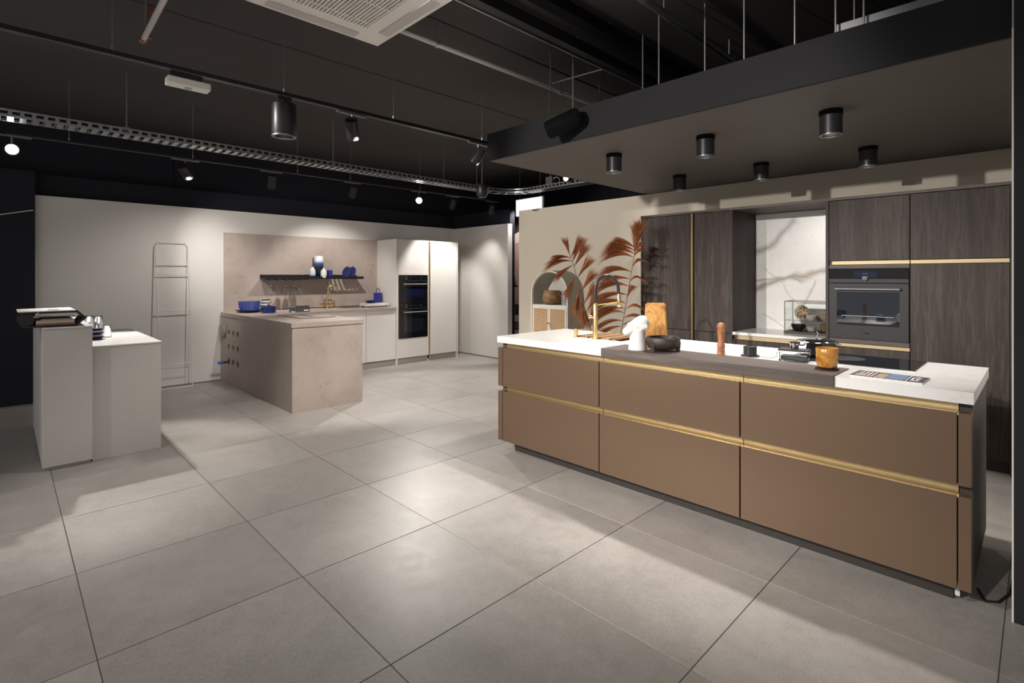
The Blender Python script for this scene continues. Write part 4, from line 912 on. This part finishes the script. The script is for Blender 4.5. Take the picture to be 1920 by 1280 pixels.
on(MB().lathe([(0, 0), (.03, 0), (.055, .03), (.062, .06), (.057, .06), (.05, .03), (0, .01)], n=28, close=False).build('dark_bowl', 'bowl_wood', None, True), (-1.615, 5.38, z+.0225), 'dark bowl on the floor of the glass showcase', 'bowl')
def cup(loc, lab):
    t = thing('white_cup', lab, 'cup', loc, 'cups in the showcase')
    MB().lathe([(0, 0), (.024, 0), (.036, .015), (.040, .045), (.037, .045), (.033, .016), (0, .006)], n=24, close=False).build('cup_body', 'rose_white', t, True, world=False)
    MB().tube([(-.036, -.01, .038), (-.054, -.016, .036), (-.056, -.017, .018), (-.036, -.01, .014)], .004).build('handle', 'plate_black', t, True, world=False)
cup((-1.50, 5.36, z+.0225), 'white cup on the floor of the glass showcase'); cup((-1.50, 5.36, z+.1265), 'white cup on the shelf of the glass showcase')
on(MB().lathe([(0, 0), (.03, 0), (.05, .03), (.054, .075), (.05, .075), (.046, .03), (0, .01)], n=28, close=False).build('brown_bowl', 'pot_wood', None, True), (-1.38, 5.37, z+.0225), 'brown wooden bowl at the right of the showcase floor', 'bowl')
on(MB().lathe([(0, 0), (.03, 0), (.05, .03), (.054, .06), (.05, .06), (.046, .03), (0, .01)], n=28, close=False).build('tan_bowl', 'brochure_tan', None, True), (-1.38, 5.37, z+.1265), 'tan bowl at the right of the showcase shelf', 'bowl')
on(MB().lathe([(0, 0), (.025, 0), (.045, .02), (.05, .04), (.046, .04), (.04, .02), (0, .008)], n=28, close=False).build('red_bowl', 'dusk', None, True), (-1.45, 5.45, z+.1265), 'dark red bowl behind the white cup on the showcase shelf', 'bowl')

# ================================================================== ARCH CABINET
ax0, ax1, ay0, ay1 = -5.03, -4.37, 5.32, 5.64; acx = (ax0+ax1)/2; ar = .33; az = 1.155
t = ac2 = thing('arch_cabinet', 'pale arched cabinet with rattan doors against the cream wall', 'cabinet', (acx, 5.48, 0))
def archpoly(r, zb, cx=acx, zc=az): return [(cx-r, zb)]+[(cx-r*math.cos(a), zc+r*math.sin(a)) for a in [PI*k/24 for k in range(25)]]+[(cx+r, zb)]
mb = MB(); b = mb.bm
O = archpoly(ar, 0); I = archpoly(ar-.025, 0)
vs = [[b.verts.new((x, y, z)) for (x, z) in P_] for P_, y in ((O, ay0+.002), (O, ay1), (I, ay0+.002), (I, ay1))]
for k in range(len(O)-1):
    b.faces.new((vs[0][k], vs[0][k+1], vs[1][k+1], vs[1][k])); b.faces.new((vs[2][k+1], vs[2][k], vs[3][k], vs[3][k+1]))
    b.faces.new((vs[0][k+1], vs[0][k], vs[2][k], vs[2][k+1])); b.faces.new((vs[1][k], vs[1][k+1], vs[3][k+1], vs[3][k]))
mb.build('shell', 'arch_grey', t)
mb = MB(); b = mb.bm
I = archpoly(ar-.016, 0); vs = [[b.verts.new((x, y, z)) for (x, z) in P_] for P_, y in ((O, ay0), (O, ay0-.012), (I, ay0), (I, ay0-.012))]
for k in range(len(O)-1):
    b.faces.new((vs[0][k], vs[0][k+1], vs[1][k+1], vs[1][k])); b.faces.new((vs[2][k+1], vs[2][k], vs[3][k], vs[3][k+1]))
    b.faces.new((vs[1][k], vs[1][k+1], vs[3][k+1], vs[3][k]))
mb.build('front_edge', 'arch_white', t)
MB().prism(archpoly(ar-.026, .05), 'y', ay1-.012, ay1-.001).build('back_panel', 'arch_white', t)
box('shelf', 'arch_white', (ax0+.026, ax1-.026, ay0-.008, ay1-.013, .985, 1.015), t)
box('base_board', 'arch_white', (ax0+.026, ax1-.026, ay0-.005, ay1-.013, .05, .075), t)
for (a, b_, s) in ((ax0+.028, acx-.003, 1), (acx+.003, ax1-.028, -1)):
    dr = thing('cabinet_door', '', '', (0, 0, 0)); del dr['label']; del dr['category']; dr.parent = t; dr.location = Vector((0, 0, 0))
    def pb(nm, mt, d): return MB().box(*d).build(nm, mt, dr)
    zt, zb, f_ = .983, .077, .020
    pb('stile', 'arch_white', (a, a+f_, ay0-.010, ay0+.010, zb, zt)); pb('stile', 'arch_white', (b_-f_, b_, ay0-.010, ay0+.010, zb, zt))
    pb('rail', 'arch_white', (a+f_, b_-f_, ay0-.010, ay0+.010, zt-f_, zt)); pb('rail', 'arch_white', (a+f_, b_-f_, ay0-.010, ay0+.010, zb, zb+f_))
    pb('backing', 'stem', (a+f_, b_-f_, ay0+.003, ay0+.006, zb+f_, zt-f_))
    mb = MB(); zz = zb+f_+.006
    while zz < zt-f_: mb.cyl((a+f_, ay0-.003, zz), (b_-f_, ay0-.003, zz), .0052, 6); zz += .0165
    xx = a+f_+.012
    while xx < b_-f_: mb.box(xx-.003, xx+.003, ay0-.002, ay0+.002, zb+f_, zt-f_); xx += .022
    q = mb.build('rattan_weave', 'rattan', dr); q['kind'] = 'stuff'
    kx = b_-.010 if s > 0 else a+.010
    MB().lathe([(.006, 0), (.006, .01), (.012, .014), (.012, .02), (0, .022)], (kx, ay0-.0105, .77), 12, Matrix.Rotation(PI/2, 4, 'X')).build('knob', 'brass', dr, True)
on(MB().lathe([(0, 0), (.08, 0), (.118, .03), (.13, .075), (.122, .13), (.108, .175), (.112, .195), (.104, .195), (.10, .175), (.115, .12), (.12, .075), (.1, .035), (0, .015)], n=32, close=False).build('wooden_pot', 'pot_wood', None, True), (-4.77, 5.45, 1.0155), 'brown wooden pot in the arch of the pale cabinet', 'pot')
on(MB().lathe([(0, 0), (.050, 0), (.053, .006), (.053, .17), (.048, .176), (0, .176)], n=24).build('patterned_jar', 'jar_pattern', None, True), (-4.515, 5.44, 1.0155), 'grey patterned jar at the right in the arch cabinet', 'jar')

# ================================================================== PLUMES IN FLOOR VASE
VX, VY = -3.20, 4.44
on(MB().lathe([(0, 0), (.10, 0), (.14, .06), (.15, .16), (.11, .29), (.055, .37), (.06, .42), (.053, .42), (.048, .37), (.1, .28), (.135, .16), (0, .02)], n=32, close=False).build('floor_vase', 'arch_grey', None, True), (VX, VY, 0), 'grey floor vase behind the island holding the rust plumes', 'vase')
def frond(base, d, L_, droop, n, wdt, parent, spread=.35):
    """a feather of fine curved blades leaving a drooping spine"""
    mb = MB(); b = mb.bm; d = d.normalized(); L_ *= 1.12; up = Vector((0, 0, 1)); side = d.cross(up).normalized() if abs(d.z) < .98 else Vector((1, 0, 0)); nrm = side.cross(d)
    def spine(u): return base+d*L_*u+Vector((0, 0, -1))*droop*L_*u*u
    for k in range(n):
        s0 = random.random()**1.3*.62; f = random.uniform(-1, 1); g = random.gauss(0, .6); l = (1.0-s0)*random.uniform(.7, 1.12)
        open_ = spread*(.30+.75*s0); pts = []
        for i in range(7):
            u = i/6; q = spine(s0+l*u)+(nrm*f+side*g)*L_*open_*1.0*l*(u**1.15)
            pts.append(q+Vector((0, 0, -.018*u*u)))
        wv = (side*random.uniform(-1, 1)+nrm*random.uniform(-1, 1)).normalized(); prev = None
        for i, q in enumerate(pts):
            ww = wdt*(1-(i/6)**2*.9)
            a, c = b.verts.new(q+wv*ww), b.verts.new(q-wv*ww)
            if prev: b.faces.new((prev[0], a, c, prev[1]))
            prev = (a, c)
    return mb.build('frond', 'plume', parent)
def plume(name_lab, pts, specs, n=70):
    t = thing('dried_plume', name_lab, 'dried plume', pts[0], 'rust plumes')
    V = [Vector(p) for p in pts]
    sm_ = []
    for i in range(len(V)-1):
        for k in range(5): sm_.append(V[i].lerp(V[i+1], k/5))
    sm_.append(V[-1]); MB().tube(sm_, .005, 6, [.006-.004*i/len(sm_) for i in range(len(sm_))]).build('stem', 'stem', t, True)
    for (u, dirv, L_, dr, nn) in specs:
        i = min(int(u*(len(sm_)-1)), len(sm_)-2); p = sm_[i].lerp(sm_[i+1], u*(len(sm_)-1)-i)
        frond(p, Vector(dirv), L_, dr, int(nn*1.9), .0021, t, .62)
    return t
# screen-left is (-.7,-.71), screen-right (.7,.71) in plan
def D(s, z, dpt=0.): return (.70*s-.714*dpt*-1*-1, .714*s-.7*dpt, z)
def Q(off, z): return (VX+.70*off, VY+.714*off, z)
plume('smaller rust plume leaning left beside the arch cabinet', [Q(.0, .1), Q(-.03, .5), Q(-.10, .80), Q(-.20, 1.17), Q(-.29, 1.52), Q(-.33, 1.62)], [
    (1.0, D(-.28, 1), .19, .0, 80), (.95, D(-1, .35), .21, .38, 80), (.95, D(.5, 1), .24, .02, 90), (.88, D(-1, .22), .27, .42, 90), (.87, D(.4, 1), .27, .03, 90), (.81, D(-.75, -.35), .20, .25, 70),
    (.79, D(.55, 1), .28, .06, 90), (.74, D(-.45, -.8), .22, .1, 70), (.72, D(.6, 1), .28, .08, 90), (.66, D(-.2, -1), .24, .02, 70), (.64, D(.6, 1), .28, .10, 90), (.60, D(-.05, -1), .22, .02, 60), (.57, D(.55, 1), .28, .10, 90),
    (.52, D(.5, 1), .26, .10, 80), (.55, D(.1, -1), .18, .0, 50), (.47, D(.4, 1), .24, .08, 60)])
plume('larger rust plume in front of the first oak cabinet', [Q(.02, .1), Q(.09, .5), Q(.20, .81), Q(.25, 1.10), Q(.335, 1.60), Q(.365, 1.72)], [
    (1.0, D(.10, 1), .26, .0, 130), (.97, D(.02, 1, .1), .25, .02, 110), (.96, D(.3, 1, .1), .22, .05, 100), (.95, D(-.9, .75), .33, .42, 120), (.92, D(.25, 1, .1), .26, .02, 110), (.91, D(-1, .62), .35, .45, 120), (.89, D(.6, .8, .2), .22, .45, 100),
    (.86, D(-1, .6), .36, .45, 120), (.84, D(.3, 1, .2), .26, .1, 110), (.82, D(.6, .7, .2), .24, .65, 100), (.80, D(-1, .55), .35, .48, 120), (.76, D(.6, .8, .2), .25, .65, 110), (.74, D(-1, .5), .36, .52, 120), (.71, D(-1, .42, .2), .34, .5, 110), (.645, D(-1, .40, .2), .36, .55, 110), (.58, D(-1, .36, .2), .36, .6, 110), (.70, D(.7, .7, .2), .24, .8, 100),
    (.68, D(-1, .48), .37, .55, 120), (.63, D(.5, .9, .2), .24, .4, 100), (.61, D(-1, .45), .38, .6, 120), (.57, D(.75, .55, .2), .28, .75, 100), (.55, D(-1, .40), .38, .7, 120), (.51, D(.85, .45, .2), .30, .75, 100), (.49, D(-.9, .30), .34, .75, 100),
    (.46, D(.8, .3, .3), .30, .55, 90), (.45, D(-.8, .1), .28, .6, 80)], 80)
